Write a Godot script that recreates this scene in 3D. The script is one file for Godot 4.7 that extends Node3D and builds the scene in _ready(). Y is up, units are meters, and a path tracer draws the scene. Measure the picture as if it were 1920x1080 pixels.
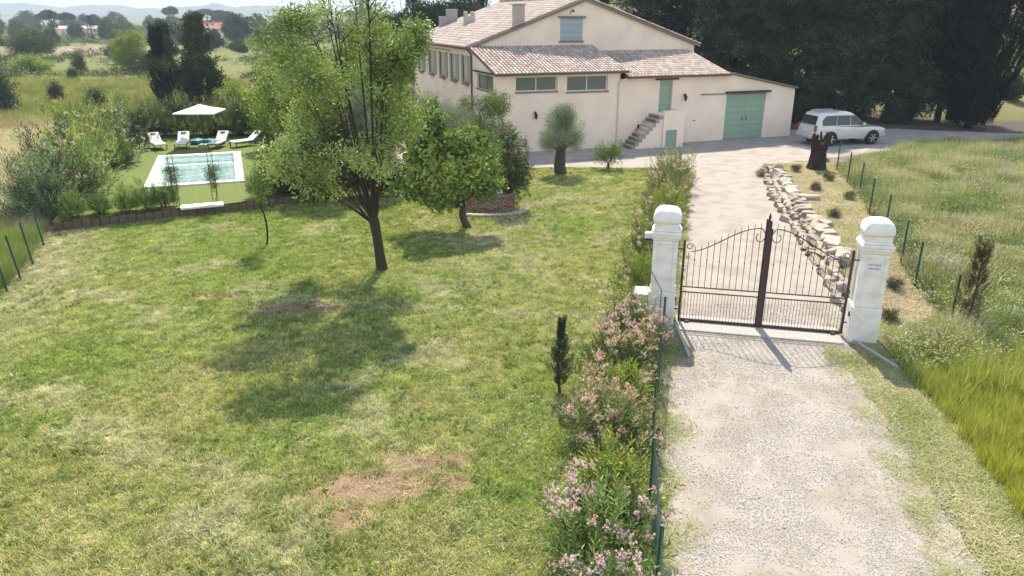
extends Node3D
# A hillside farmhouse seen from above its gate. x runs right, y up; «d» below is the distance ahead of the viewer (d = -z), in metres.

var rng := RandomNumberGenerator.new()
var n_big := FastNoiseLite.new()      # patches some metres across
var n_mid := FastNoiseLite.new()      # patches about a metre across
var n_fine := FastNoiseLite.new()     # tufts
var tex := {}
var mats := {}
var clumps := {}
var used := {}
var leaf_triangles := 0

const SUN_HEIGHT := 50.0

# ---------------------------------------------------------------- mesh building
class Shape:
	var v := PackedVector3Array()
	var n := PackedVector3Array()
	var c := PackedColorArray()
	var tint := Color.WHITE

	func add(p: Vector3, nn: Vector3) -> void:
		v.push_back(p); n.push_back(nn); c.push_back(tint)

	# corners run anticlockwise as seen from outside
	func tri(a: Vector3, b: Vector3, d: Vector3) -> void:
		var k := (b - a).cross(d - a)
		if k.length_squared() < 1e-16:
			return
		k = k.normalized()
		add(a, k); add(d, k); add(b, k)

	func quad(a: Vector3, b: Vector3, d: Vector3, e: Vector3) -> void:
		tri(a, b, d); tri(a, d, e)

	func smooth_tri(a: Vector3, b: Vector3, d: Vector3, na: Vector3, nb: Vector3, nd: Vector3) -> void:
		add(a, na); add(d, nd); add(b, nb)

	# a box with its edges cut off by «bevel»
	func box(at: Vector3, size: Vector3, bevel := 0.0, turn := Basis()) -> void:
		var h := size * 0.5
		var b := minf(bevel, minf(h.x, minf(h.y, h.z)) * 0.9)
		var axes := [Vector3.RIGHT, Vector3.UP, Vector3.BACK]
		for ax in 3:
			for s in [-1.0, 1.0]:
				var w: Vector3 = axes[ax] * s
				var p: Vector3 = axes[(ax + 1) % 3]
				var q: Vector3 = axes[(ax + 2) % 3] * s
				var o: Vector3 = w * h[ax]
				var pp: Vector3 = p * (h[(ax + 1) % 3] - b)
				var qq: Vector3 = q * (h[(ax + 2) % 3] - b)
				quad(at + turn * (o - pp - qq), at + turn * (o + pp - qq), at + turn * (o + pp + qq), at + turn * (o - pp + qq))
		if b <= 0.0:
			return
		for ax in 3:
			var i := (ax + 1) % 3
			var j := (ax + 2) % 3
			for s in [-1.0, 1.0]:
				for t in [-1.0, 1.0]:
					var e: Vector3 = axes[ax] * (h[ax] - b)
					var p1: Vector3 = axes[i] * s * h[i] + axes[j] * t * (h[j] - b)
					var p2: Vector3 = axes[i] * s * (h[i] - b) + axes[j] * t * h[j]
					if s * t > 0:
						quad(at + turn * (p1 - e), at + turn * (p2 - e), at + turn * (p2 + e), at + turn * (p1 + e))
					else:
						quad(at + turn * (p1 - e), at + turn * (p1 + e), at + turn * (p2 + e), at + turn * (p2 - e))
		for sx in [-1.0, 1.0]:
			for sy in [-1.0, 1.0]:
				for sz in [-1.0, 1.0]:
					var sg := Vector3(sx, sy, sz)
					var g := h - Vector3(b, b, b)
					var a1 := Vector3(h.x, g.y, g.z) * sg
					var a2 := Vector3(g.x, h.y, g.z) * sg
					var a3 := Vector3(g.x, g.y, h.z) * sg
					if sx * sy * sz > 0:
						tri(at + turn * a1, at + turn * a2, at + turn * a3)
					else:
						tri(at + turn * a1, at + turn * a3, at + turn * a2)

	# a tapered round bar through points
	func tube(pts: Array, radii: Array, sides := 6, cap := true) -> void:
		var rings := []
		var norms := []
		var side := Vector3.ZERO
		for i in pts.size():
			var dir: Vector3 = (pts[mini(i + 1, pts.size() - 1)] - pts[maxi(i - 1, 0)])
			dir = dir.normalized() if dir.length() > 1e-6 else Vector3.UP
			if side == Vector3.ZERO:
				side = dir.cross(Vector3.RIGHT if absf(dir.x) < 0.8 else Vector3.FORWARD).normalized()
			side = (side - dir * side.dot(dir)).normalized()
			var other := dir.cross(side)
			var ring := PackedVector3Array()
			var nn := PackedVector3Array()
			for k in sides:
				var a := TAU * k / sides
				var w := side * cos(a) + other * sin(a)
				ring.push_back(pts[i] + w * float(radii[i]))
				nn.push_back(w)
			rings.push_back(ring); norms.push_back(nn)
		for i in pts.size() - 1:
			for k in sides:
				var k2 := (k + 1) % sides
				smooth_tri(rings[i][k], rings[i][k2], rings[i + 1][k2], norms[i][k], norms[i][k2], norms[i + 1][k2])
				smooth_tri(rings[i][k], rings[i + 1][k2], rings[i + 1][k], norms[i][k], norms[i + 1][k2], norms[i + 1][k])
		if cap:
			for k in range(1, sides - 1):
				tri(rings[0][0], rings[0][k + 1], rings[0][k])
				var l: int = pts.size() - 1
				tri(rings[l][0], rings[l][k], rings[l][k + 1])

	# rings of equal length joined into a skin; the first and last are closed
	func loft(rings: Array, soft := true, cap := true) -> void:
		var m: int = rings[0].size()
		var norms := []
		for i in rings.size():
			var nn := PackedVector3Array()
			for k in m:
				var along: Vector3 = rings[mini(i + 1, rings.size() - 1)][k] - rings[maxi(i - 1, 0)][k]
				var across: Vector3 = rings[i][(k + 1) % m] - rings[i][(k + m - 1) % m]
				nn.push_back(across.cross(along).normalized())
			norms.push_back(nn)
		for i in rings.size() - 1:
			for k in m:
				var k2 := (k + 1) % m
				if soft:
					smooth_tri(rings[i][k], rings[i][k2], rings[i + 1][k2], norms[i][k], norms[i][k2], norms[i + 1][k2])
					smooth_tri(rings[i][k], rings[i + 1][k2], rings[i + 1][k], norms[i][k], norms[i + 1][k2], norms[i + 1][k])
				else:
					quad(rings[i][k], rings[i][k2], rings[i + 1][k2], rings[i + 1][k])
		if cap:
			var l := rings.size() - 1
			for k in range(1, m - 1):
				tri(rings[0][0], rings[0][k + 1], rings[0][k])
				tri(rings[l][0], rings[l][k], rings[l][k + 1])

	# a flat outline (anticlockwise in x, y) given thickness from z0 to z1
	func prism(poly: PackedVector2Array, z0: float, z1: float, place := Transform3D()) -> void:
		var p := poly
		if Geometry2D.is_polygon_clockwise(p):
			p = poly.duplicate(); p.reverse()
		var t := Geometry2D.triangulate_polygon(p)
		for i in range(0, t.size(), 3):
			var a := p[t[i]]
			var b := p[t[i + 1]]
			var d := p[t[i + 2]]
			if (b - a).cross(d - a) < 0:
				var s := b
				b = d; d = s
			tri(place * Vector3(a.x, a.y, z1), place * Vector3(b.x, b.y, z1), place * Vector3(d.x, d.y, z1))
			tri(place * Vector3(a.x, a.y, z0), place * Vector3(d.x, d.y, z0), place * Vector3(b.x, b.y, z0))
		for i in p.size():
			var a := p[i]
			var b := p[(i + 1) % p.size()]
			quad(place * Vector3(a.x, a.y, z0), place * Vector3(b.x, b.y, z0), place * Vector3(b.x, b.y, z1), place * Vector3(a.x, a.y, z1))

	# a wall in the plane x, y with rectangular openings [x0, y0, x1, y1]; front face at z1
	func wall(x0: float, x1: float, y0: float, y1: float, z0: float, z1: float, holes: Array, place := Transform3D()) -> void:
		var xs := [x0, x1]
		var ys := [y0, y1]
		for h in holes:
			xs += [h[0], h[2]]; ys += [h[1], h[3]]
		xs = distinct(xs); ys = distinct(ys)
		for i in xs.size() - 1:
			for j in ys.size() - 1:
				if not solid(xs, ys, i, j, holes, x0, x1, y0, y1):
					continue
				var a := Vector3(xs[i], ys[j], 0)
				var b := Vector3(xs[i + 1], ys[j + 1], 0)
				quad(place * Vector3(a.x, a.y, z1), place * Vector3(b.x, a.y, z1), place * Vector3(b.x, b.y, z1), place * Vector3(a.x, b.y, z1))
				quad(place * Vector3(b.x, a.y, z0), place * Vector3(a.x, a.y, z0), place * Vector3(a.x, b.y, z0), place * Vector3(b.x, b.y, z0))
				if not solid(xs, ys, i - 1, j, holes, x0, x1, y0, y1):
					quad(place * Vector3(a.x, a.y, z0), place * Vector3(a.x, a.y, z1), place * Vector3(a.x, b.y, z1), place * Vector3(a.x, b.y, z0))
				if not solid(xs, ys, i + 1, j, holes, x0, x1, y0, y1):
					quad(place * Vector3(b.x, a.y, z1), place * Vector3(b.x, a.y, z0), place * Vector3(b.x, b.y, z0), place * Vector3(b.x, b.y, z1))
				if not solid(xs, ys, i, j - 1, holes, x0, x1, y0, y1):
					quad(place * Vector3(a.x, a.y, z0), place * Vector3(b.x, a.y, z0), place * Vector3(b.x, a.y, z1), place * Vector3(a.x, a.y, z1))
				if not solid(xs, ys, i, j + 1, holes, x0, x1, y0, y1):
					quad(place * Vector3(a.x, b.y, z1), place * Vector3(b.x, b.y, z1), place * Vector3(b.x, b.y, z0), place * Vector3(a.x, b.y, z0))

	func distinct(a: Array) -> Array:
		a.sort()
		var out := [a[0]]
		for t in a:
			if t - out[-1] > 1e-4:
				out.push_back(t)
		return out

	func solid(xs: Array, ys: Array, i: int, j: int, holes: Array, x0: float, x1: float, y0: float, y1: float) -> bool:
		if i < 0 or j < 0 or i >= xs.size() - 1 or j >= ys.size() - 1:
			return false
		var x: float = (xs[i] + xs[i + 1]) / 2
		var y: float = (ys[j] + ys[j + 1]) / 2
		for h in holes:
			if x > h[0] and x < h[2] and y > h[1] and y < h[3]:
				return false
		return x > x0 and x < x1 and y > y0 and y < y1

	func mesh() -> ArrayMesh:
		var a := []
		a.resize(Mesh.ARRAY_MAX)
		a[Mesh.ARRAY_VERTEX] = v
		a[Mesh.ARRAY_NORMAL] = n
		a[Mesh.ARRAY_COLOR] = c
		var m := ArrayMesh.new()
		m.add_surface_from_arrays(Mesh.PRIMITIVE_TRIANGLES, a)
		return m

func P(x: float, d: float, y := 0.0) -> Vector3:
	return Vector3(x, y, -d)

func numbered(called: String) -> String:
	var k: int = used.get(called, 0)
	used[called] = k + 1
	return called if k == 0 else "%s_%03d" % [called, k]

func tag(o: Node, label: String, category: String, group := "", kind := "") -> Node:
	o.set_meta("label", label)
	if category: o.set_meta("category", category)
	if group: o.set_meta("group", group)
	if kind: o.set_meta("kind", kind)
	return o

func thing(called: String, label: String, category: String, at: Vector3, turn := 0.0, group := "") -> Node3D:
	var o := Node3D.new()
	o.name = numbered(called)
	add_child(o, true)
	o.position = at
	o.rotation.y = turn
	tag(o, label, category, group)
	return o

func part(parent: Node, called: String, mesh: Mesh, m: Material) -> MeshInstance3D:
	var o := MeshInstance3D.new()
	o.name = called if parent != self else numbered(called)
	o.mesh = mesh
	o.material_override = m
	if parent != self:
		var k := 0
		while parent.has_node(NodePath(o.name)):
			k += 1
			o.name = "%s_%03d" % [called, k]
	parent.add_child(o, true)
	return o

func structure(called: String, mesh: Mesh, m: Material) -> MeshInstance3D:
	var o := part(self, called, mesh, m)
	o.set_meta("kind", "structure")
	return o

func copy_of(o: Node3D, at: Vector3, turn: float, size: Vector3, label: String, group := "") -> Node3D:
	var base: String = str(o.get_meta("base_name"))
	var c: Node3D = o.duplicate()
	c.name = numbered(base)
	add_child(c, true)
	c.transform = Transform3D(Basis(Vector3.UP, turn).scaled_local(size), at)
	c.set_meta("label", label)
	if group: c.set_meta("group", group)
	return c

# many small pieces (the leaves of one crown) joined into one mesh of their own
func foliage(parent: Node, called: String, mesh: ArrayMesh, m: Material, where: Array, tints: PackedColorArray) -> MeshInstance3D:
	var src := mesh.surface_get_arrays(0)
	var sv: PackedVector3Array = src[Mesh.ARRAY_VERTEX]
	var sn: PackedVector3Array = src[Mesh.ARRAY_NORMAL]
	var sc: PackedColorArray = src[Mesh.ARRAY_COLOR]
	var v := PackedVector3Array()
	var n := PackedVector3Array()
	var c := PackedColorArray()
	c.resize(sv.size() * where.size())
	var k := 0
	var step := 3
	for i in where.size():
		var t: Transform3D = where[i]
		v.append_array(t * sv)
		n.append_array(Transform3D(t.basis.orthonormalized(), Vector3.ZERO) * sn)
		var tint := tints[i]
		for j in range(0, sv.size(), step):
			var q := sc[j] * tint
			c[k] = q; c[k + 1] = q; c[k + 2] = q
			k += 3
	var a := []
	a.resize(Mesh.ARRAY_MAX)
	a[Mesh.ARRAY_VERTEX] = v
	a[Mesh.ARRAY_NORMAL] = n
	a[Mesh.ARRAY_COLOR] = c
	var am := ArrayMesh.new()
	am.add_surface_from_arrays(Mesh.PRIMITIVE_TRIANGLES, a)
	leaf_triangles += v.size() / 3
	return part(parent, called, am, m)

# many copies of one small mesh (blades, tiles) as one part
func scatter(parent: Node, called: String, mesh: Mesh, m: Material, where: Array, tints: PackedColorArray) -> MultiMeshInstance3D:
	var mm := MultiMesh.new()
	mm.transform_format = MultiMesh.TRANSFORM_3D
	mm.use_colors = true
	mm.mesh = mesh
	mm.instance_count = where.size()
	for i in where.size():
		mm.set_instance_transform(i, where[i])
		mm.set_instance_color(i, tints[i])
	var o := MultiMeshInstance3D.new()
	o.name = called if parent != self else numbered(called)
	o.multimesh = mm
	o.material_override = m
	parent.add_child(o, true)
	return o

# ---------------------------------------------------------------- materials
func noise_tex(key: String, kind: int, freq: float, ramp: Array, size := 512, octaves := 4, cell := FastNoiseLite.RETURN_DISTANCE, jitter := 1.0) -> Texture2D:
	if tex.has(key):
		return tex[key]
	var f := FastNoiseLite.new()
	f.noise_type = kind
	f.frequency = freq
	f.seed = key.hash() % 10000
	f.fractal_octaves = octaves
	f.fractal_type = FastNoiseLite.FRACTAL_FBM if octaves > 1 else FastNoiseLite.FRACTAL_NONE
	f.cellular_return_type = cell
	f.cellular_jitter = jitter
	var t := NoiseTexture2D.new()
	t.width = size
	t.height = size
	t.seamless = true
	t.generate_mipmaps = false
	t.noise = f
	if ramp.size():
		var g := Gradient.new()
		var offs := PackedFloat32Array()
		var cols := PackedColorArray()
		for r in ramp:
			offs.push_back(r[0]); cols.push_back(r[1] if r[1] is Color else Color(r[1], r[1], r[1]))
		g.offsets = offs
		g.colors = cols
		t.color_ramp = g
	tex[key] = t
	return t

func lin(r: float, g: float, b: float) -> Color:
	return Color(r, g, b).linear_to_srgb()

# colour as a linear base colour; «grain» a texture that multiplies it, «scale» its repeats per metre
func mat(key: String, col: Color, rough: float, grain: Texture2D = null, scale := 1.0, bump: Texture2D = null, bump_cm := 0.0, world := false) -> StandardMaterial3D:
	if mats.has(key):
		return mats[key]
	var m := StandardMaterial3D.new()
	m.resource_name = key
	m.albedo_color = col.linear_to_srgb()
	m.roughness = rough
	m.metallic_specular = 0.4
	if grain or bump:
		m.uv1_triplanar = true
		m.uv1_world_triplanar = world
		m.uv1_scale = Vector3.ONE * scale
		m.albedo_texture = grain
	if bump:
		m.heightmap_enabled = true
		m.heightmap_texture = bump
		m.heightmap_scale = bump_cm
	mats[key] = m
	return m

func leaf_mat(key: String, rough: float, through: float) -> StandardMaterial3D:
	var m := mat(key, Color.WHITE, rough)
	m.vertex_color_use_as_albedo = true
	m.cull_mode = BaseMaterial3D.CULL_DISABLED
	m.metallic_specular = 0.3 if key != "leaf_dark" else 0.12
	m.backlight_enabled = through > 0.0
	m.backlight = Color(through, through, through * 0.75)
	return m

# ---------------------------------------------------------------- foliage
# a loose bunch of single leaves, each a folded diamond
func bunch(key: String, count: int, radius: float, length: float, width: float, up := 0.0, flat := 1.0, spread := 0.25) -> ArrayMesh:
	if clumps.has(key):
		return clumps[key]
	var s := Shape.new()
	rng.seed = key.hash()
	for i in count:
		var p := Vector3(rng.randfn(), rng.randfn() * flat, rng.randfn()).normalized() * radius * pow(rng.randf(), 0.5)
		p.y *= flat
		var dir := (Vector3(rng.randfn(), rng.randfn() * 0.7, rng.randfn()).normalized() + p / radius * 0.8 + Vector3.UP * up).normalized()
		var side := dir.cross(Vector3(rng.randfn(), rng.randfn(), rng.randfn())).normalized()
		var l := length * rng.randf_range(0.7, 1.25)
		var w := width * rng.randf_range(0.75, 1.2) * 0.5
		var fold := dir.cross(side) * w * 0.5
		var k := rng.randf_range(1.0 - spread, 1.0 + spread)
		s.tint = Color(k * rng.randf_range(0.92, 1.08), k, k * rng.randf_range(0.85, 1.1))
		var mid := p + dir * l * 0.45
		s.tri(p, mid + side * w + fold, p + dir * l)
		s.tri(p, p + dir * l, mid - side * w + fold)
	clumps[key] = s.mesh()
	return clumps[key]

# a shoot set with long narrow leaves
func shoot(key: String, count: int, length: float, leaf: float, width: float) -> ArrayMesh:
	if clumps.has(key):
		return clumps[key]
	var s := Shape.new()
	rng.seed = key.hash()
	for i in count:
		var t := float(i) / count
		var p := Vector3(0, length * t, 0)
		var a := i * 2.4 + rng.randf() * 0.6
		var rise := rng.randf_range(0.35, 1.1) + t * 0.6
		var dir := Vector3(cos(a), rise, sin(a)).normalized()
		var side := dir.cross(Vector3.UP).normalized()
		var l := leaf * rng.randf_range(0.75, 1.2)
		var w := width * 0.5 * rng.randf_range(0.8, 1.2)
		var k := rng.randf_range(0.78, 1.2)
		s.tint = Color(k * rng.randf_range(0.92, 1.1), k, k * rng.randf_range(0.85, 1.1))
		var droop := Vector3.DOWN * l * 0.12
		var mid := p + dir * l * 0.5
		s.tri(p, mid + side * w, p + dir * l + droop)
		s.tri(p, p + dir * l + droop, mid - side * w)
	clumps[key] = s.mesh()
	return clumps[key]

# a tuft of grass blades
func tuft(key: String, blades: int, radius: float, height: float, width: float, lean: float) -> ArrayMesh:
	if clumps.has(key):
		return clumps[key]
	var s := Shape.new()
	rng.seed = key.hash()
	for i in blades:
		var a := rng.randf() * TAU
		var p := Vector3(cos(a), 0, sin(a)) * radius * sqrt(rng.randf())
		var h := height * rng.randf_range(0.45, 1.15)
		var b := rng.randf() * TAU
		var tip := p + Vector3(cos(b), 0, sin(b)) * h * lean * rng.randf_range(0.2, 1.3) + Vector3.UP * h
		var side := Vector3(-sin(b + rng.randfn() * 0.5), 0, cos(b + rng.randfn() * 0.5)) * width * 0.5 * rng.randf_range(0.7, 1.3)
		var k := rng.randf_range(0.75, 1.25)
		s.tint = Color(k * rng.randf_range(0.93, 1.1), k, k * rng.randf_range(0.85, 1.12))
		var mid := p.lerp(tip, 0.55) + Vector3.UP * h * 0.1
		s.tri(p - side, p + side, mid + side * 0.7)
		s.tri(p - side, mid + side * 0.7, mid - side * 0.7)
		s.tri(mid - side * 0.7, mid + side * 0.7, tip)
	clumps[key] = s.mesh()
	return clumps[key]

func spin(size: float) -> Basis:
	return Basis(Vector3(rng.randfn(), rng.randfn(), rng.randfn()).normalized(), rng.randf() * TAU).scaled(Vector3.ONE * size)

func shade_of(a: Color, b: Color, t: float, spread := 0.18) -> Color:
	var c := a.lerp(b, clampf(t, 0.0, 1.0))
	var k := rng.randf_range(1.0 - spread, 1.0 + spread)
	return Color(c.r * k, c.g * k, c.b * k)

# leaf bunches spread through a set of lumps [centre, radii]; noise leaves gaps
func fill(lumps: Array, count: int, gap: float, freq: float, size: float, a: Color, b: Color, upright := false, shell := 0.4) -> Array:
	var where := []
	var tints := PackedColorArray()
	var weight := PackedFloat32Array()
	var total := 0.0
	for l in lumps:
		var r: Vector3 = l[1]
		total += pow(r.x * r.y * r.z, 0.667)
		weight.push_back(total)
	var tries := 0
	while where.size() < count and tries < count * 4:
		tries += 1
		var pick := rng.randf() * total
		var k := 0
		while weight[k] < pick:
			k += 1
		var r: Vector3 = lumps[k][1]
		var dir := Vector3(rng.randfn(), rng.randfn(), rng.randfn()).normalized()
		var p: Vector3 = lumps[k][0] + dir * r * pow(rng.randf(), shell)
		var g := n_mid.get_noise_3dv(p * freq)
		if g < gap:
			continue
		var bs := spin(size * rng.randf_range(0.7, 1.3))
		if upright:
			var out := (dir * Vector3(1, 0.3, 1) + Vector3.UP * 0.9).normalized()
			bs = Basis(Quaternion(Vector3.UP, out)) * Basis(Vector3.UP, rng.randf() * TAU).scaled(Vector3.ONE * size * rng.randf_range(0.7, 1.3))
		where.push_back(Transform3D(bs, p))
		tints.push_back(shade_of(a, b, 0.5 + n_mid.get_noise_3dv(p * freq * 0.6 + Vector3(40, 0, 0)) * 1.3 + rng.randfn() * 0.18))
	return [where, tints]

# trunk and limbs: a bent, tapering tube from a to b
func limb(s: Shape, a: Vector3, b: Vector3, r0: float, r1: float, bend := 0.1, steps := 5, sides := 6) -> void:
	var pts := []
	var rad := []
	var off := Vector3(rng.randfn(), rng.randfn() * 0.3, rng.randfn()) * (b - a).length() * bend
	for i in steps + 1:
		var t := float(i) / steps
		pts.push_back(a.lerp(b, t) + off * sin(t * PI) + Vector3(rng.randfn(), 0, rng.randfn()) * (b - a).length() * bend * 0.12 * sin(t * PI))
		rad.push_back(lerpf(r0, r1, t))
	s.tube(pts, rad, sides)

# ---------------------------------------------------------------- the scene
func _ready() -> void:
	var cam := Camera3D.new()
	cam.name = "camera"
	add_child(cam)
	cam.position = Vector3(0, 7, 0)
	cam.rotation_degrees = Vector3(-20.0, 0, 0)
	cam.fov = rad_to_deg(2.0 * atan(540.0 / 1400.0))
	cam.near = 0.1
	cam.far = 9000.0
	cam.current = true

	var we := WorldEnvironment.new()
	we.name = "surroundings"
	var env := Environment.new()
	env.background_mode = Environment.BG_SKY
	var sm := ProceduralSkyMaterial.new()
	sm.sky_top_color = Color(0.69, 0.775, 0.90)
	sm.sky_horizon_color = Color(0.97, 0.985, 1.0)
	sm.sky_curve = 0.33
	sm.ground_bottom_color = Color(0.45, 0.42, 0.36)
	sm.ground_horizon_color = Color(0.8, 0.8, 0.78)
	sm.sky_energy_multiplier = 0.89
	sm.sun_angle_max = 30.0
	var sky := Sky.new()
	sky.sky_material = sm
	env.sky = sky
	env.tonemap_mode = Environment.TONE_MAPPER_LINEAR
	env.tonemap_exposure = 1.93
	env.fog_enabled = true
	env.fog_density = 0.0004
	env.fog_light_color = Color(0.86, 0.92, 1.0)
	env.sdfgi_enabled = true
	env.ssao_enabled = true
	env.ssil_enabled = true
	we.environment = env
	add_child(we)

	var sun := DirectionalLight3D.new()
	sun.name = "sun"
	sun.light_energy = 1.6
	sun.light_color = Color(1.0, 0.96, 0.88)
	sun.light_angular_distance = 0.5
	sun.shadow_enabled = true
	sun.rotation_degrees = Vector3(-SUN_HEIGHT, 180.0, 0)   # it stands ahead of the viewer and shines back
	add_child(sun)

	n_big.seed = 11; n_big.frequency = 0.09; n_big.fractal_octaves = 3
	n_mid.seed = 5; n_mid.frequency = 0.45; n_mid.fractal_octaves = 3
	n_fine.seed = 23; n_fine.frequency = 2.2; n_fine.fractal_octaves = 2
	make_materials()
	build_ground()
	build_terrace_and_pool()
	build_house()
	build_gate()
	build_fences()
	build_stone_wall()
	build_near_trees()
	build_hedges()
	build_back_trees()
	build_far_land()
	build_grass()
	build_car()
	build_small_things()
	print("leaf triangles ", leaf_triangles)

func make_materials() -> void:
	var fine := noise_tex("speck", FastNoiseLite.TYPE_SIMPLEX_SMOOTH, 0.05, [[0.0, 0.62], [0.5, 0.84], [1.0, 1.0]], 512, 5)
	var soft := noise_tex("mottle", FastNoiseLite.TYPE_SIMPLEX_SMOOTH, 0.012, [[0.0, 0.82], [0.5, 0.93], [1.0, 1.0]], 512, 5)
	var bumps := noise_tex("bumps", FastNoiseLite.TYPE_SIMPLEX_SMOOTH, 0.06, [], 512, 5)
	var turf := noise_tex("turf", FastNoiseLite.TYPE_SIMPLEX_SMOOTH, 0.07, [[0.0, 0.42], [0.35, 0.70], [0.6, 0.92], [1.0, 1.0]], 1024, 4)
	var stones := noise_tex("chips", FastNoiseLite.TYPE_SIMPLEX, 0.11, [[0.0, Color(0.70, 0.67, 0.64)], [0.3, Color(0.88, 0.85, 0.82)], [0.5, Color(0.94, 0.91, 0.88)], [0.75, Color(1, 0.98, 0.955)], [1.0, Color(1, 1, 1)]], 1024, 3)
	var stone_bump := noise_tex("chip_relief", FastNoiseLite.TYPE_SIMPLEX, 0.13, [], 1024, 3)
	var bark := noise_tex("bark", FastNoiseLite.TYPE_SIMPLEX, 0.03, [[0.0, 0.45], [0.5, 0.75], [1.0, 1.0]], 512, 4)

	var g := mat("ground", Color.WHITE, 0.95, turf, 0.9, bumps, 4.0, true)
	g.vertex_color_use_as_albedo = true
	g.metallic_specular = 0.15
	var gv := mat("gravel", Color(0.415, 0.394, 0.385), 0.92, stones, 0.62, stone_bump, 0.6, true)
	gv.metallic_specular = 0.2
	gv.detail_enabled = true
	gv.detail_blend_mode = BaseMaterial3D.BLEND_MODE_MUL
	gv.detail_uv_layer = BaseMaterial3D.DETAIL_UV_2
	gv.uv2_triplanar = true
	gv.uv2_world_triplanar = true
	gv.uv2_scale = Vector3.ONE * 0.13
	gv.detail_albedo = noise_tex("gravel_patches", FastNoiseLite.TYPE_SIMPLEX_SMOOTH, 0.014, [[0.0, Color(0.90, 0.885, 0.85)], [0.4, Color(0.965, 0.96, 0.945)], [0.6, Color(1, 1, 1)], [1.0, Color(0.98, 0.96, 0.94)]], 512, 5)
	var wm := mat("render", Color(0.90, 0.745, 0.61), 0.9, noise_tex("render_tone", FastNoiseLite.TYPE_SIMPLEX_SMOOTH, 0.006, [[0.0, 0.93], [0.5, 0.975], [1.0, 1.0]], 512, 6), 0.16, bumps, 0.5)
	wm.metallic_specular = 0.2
	mat("trim_white", Color(0.82, 0.75, 0.66), 0.7, soft, 0.8)
	var tl := mat("tile", Color.WHITE, 0.85, fine, 2.0)
	tl.vertex_color_use_as_albedo = true
	tl.metallic_specular = 0.25
	mat("under_tile", Color(0.23, 0.16, 0.13), 0.95, fine, 1.5)
	mat("dark_wood", Color(0.10, 0.065, 0.05), 0.8, bark, 1.5)
	mat("gutter_brown", Color(0.14, 0.085, 0.065), 0.6)
	mat("green_paint", Color(0.33, 0.47, 0.345), 0.6, soft, 1.3)
	mat("green_dark", Color(0.10, 0.20, 0.15), 0.6, soft, 1.3)
	mat("shutter_green", Color(0.36, 0.38, 0.28), 0.65, soft, 2.0)
	mat("shutter_blue", Color(0.40, 0.48, 0.50), 0.6, soft, 1.4)
	mat("white_frame", Color(0.70, 0.68, 0.62), 0.5)
	mat("sill", Color(0.30, 0.24, 0.20), 0.7, fine, 2.0)
	mat("step_stone", Color(0.50, 0.44, 0.385), 0.9, fine, 1.2)
	mat("chimney_render", Color(0.62, 0.55, 0.50), 0.9, fine, 0.8)
	mat("grey_stone", Color(0.46, 0.46, 0.42), 0.9, fine, 1.2, bumps, 1.0)
	mat("black_iron", Color(0.03, 0.025, 0.025), 0.45)
	mat("gate_iron", Color(0.055, 0.04, 0.038), 0.45)
	mat("interior", Color(0.35, 0.31, 0.27), 0.9)
	var gl := mat("glass", Color(0.22, 0.24, 0.24), 0.04)
	gl.transparency = BaseMaterial3D.TRANSPARENCY_ALPHA
	gl.albedo_color.a = 0.5
	gl.metallic_specular = 0.6
	mat("pillar_render", Color(0.84, 0.80, 0.75), 0.75, noise_tex("pillar_tone", FastNoiseLite.TYPE_SIMPLEX_SMOOTH, 0.01, [[0.0, 0.86], [0.4, 0.95], [1.0, 1.0]], 512, 6), 0.6, bumps, 0.4)
	mat("concrete", Color(0.56, 0.525, 0.48), 0.9, fine, 0.7, bumps, 0.4)
	mat("coping_white", Color(0.83, 0.81, 0.77), 0.7, soft, 0.6)
	mat("liner", Color(0.80, 0.97, 0.90), 0.5, soft, 0.5)
	mat("white_cloth", Color(0.84, 0.83, 0.80), 0.8, soft, 2.0)
	mat("dark_frame", Color(0.05, 0.045, 0.04), 0.6)
	mat("bark_grey", Color(0.20, 0.165, 0.135), 0.95, bark, 3.0, bumps, 2.0)
	mat("bark_dark", Color(0.085, 0.065, 0.052), 0.95, bark, 3.0, bumps, 2.0)
	mat("bark_brown", Color(0.14, 0.10, 0.075), 0.95, bark, 3.0, bumps, 2.0)
	mat("stump_wood", Color(0.095, 0.060, 0.046), 0.85, bark, 3.0, bumps, 3.0)
	mat("wall_stone", Color(0.68, 0.59, 0.50), 0.9, fine, 1.6, bumps, 1.5).vertex_color_use_as_albedo = true
	mat("rough_wall", Color(0.26, 0.205, 0.14), 0.95, fine, 1.0, bumps, 4.0)
	mat("brick", Color.WHITE, 0.9, fine, 4.0).vertex_color_use_as_albedo = true
	mat("mortar", Color(0.42, 0.34, 0.28), 0.95, fine, 3.0)
	mat("fence_green", Color(0.025, 0.07, 0.05), 0.5)
	mat("wire_green", Color(0.04, 0.10, 0.075), 0.5)
	mat("hill", Color(0.12, 0.15, 0.10), 1.0, soft, 0.002)
	mat("tile_far", Color(0.55, 0.26, 0.19), 0.9, fine, 0.6)
	leaf_mat("leaf", 0.55, 0.48)
	leaf_mat("leaf_thick", 0.55, 0.45)
	leaf_mat("leaf_dark", 0.85, 0.06)
	leaf_mat("grass", 0.7, 0.7)
	leaf_mat("petal", 0.7, 0.8)

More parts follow.
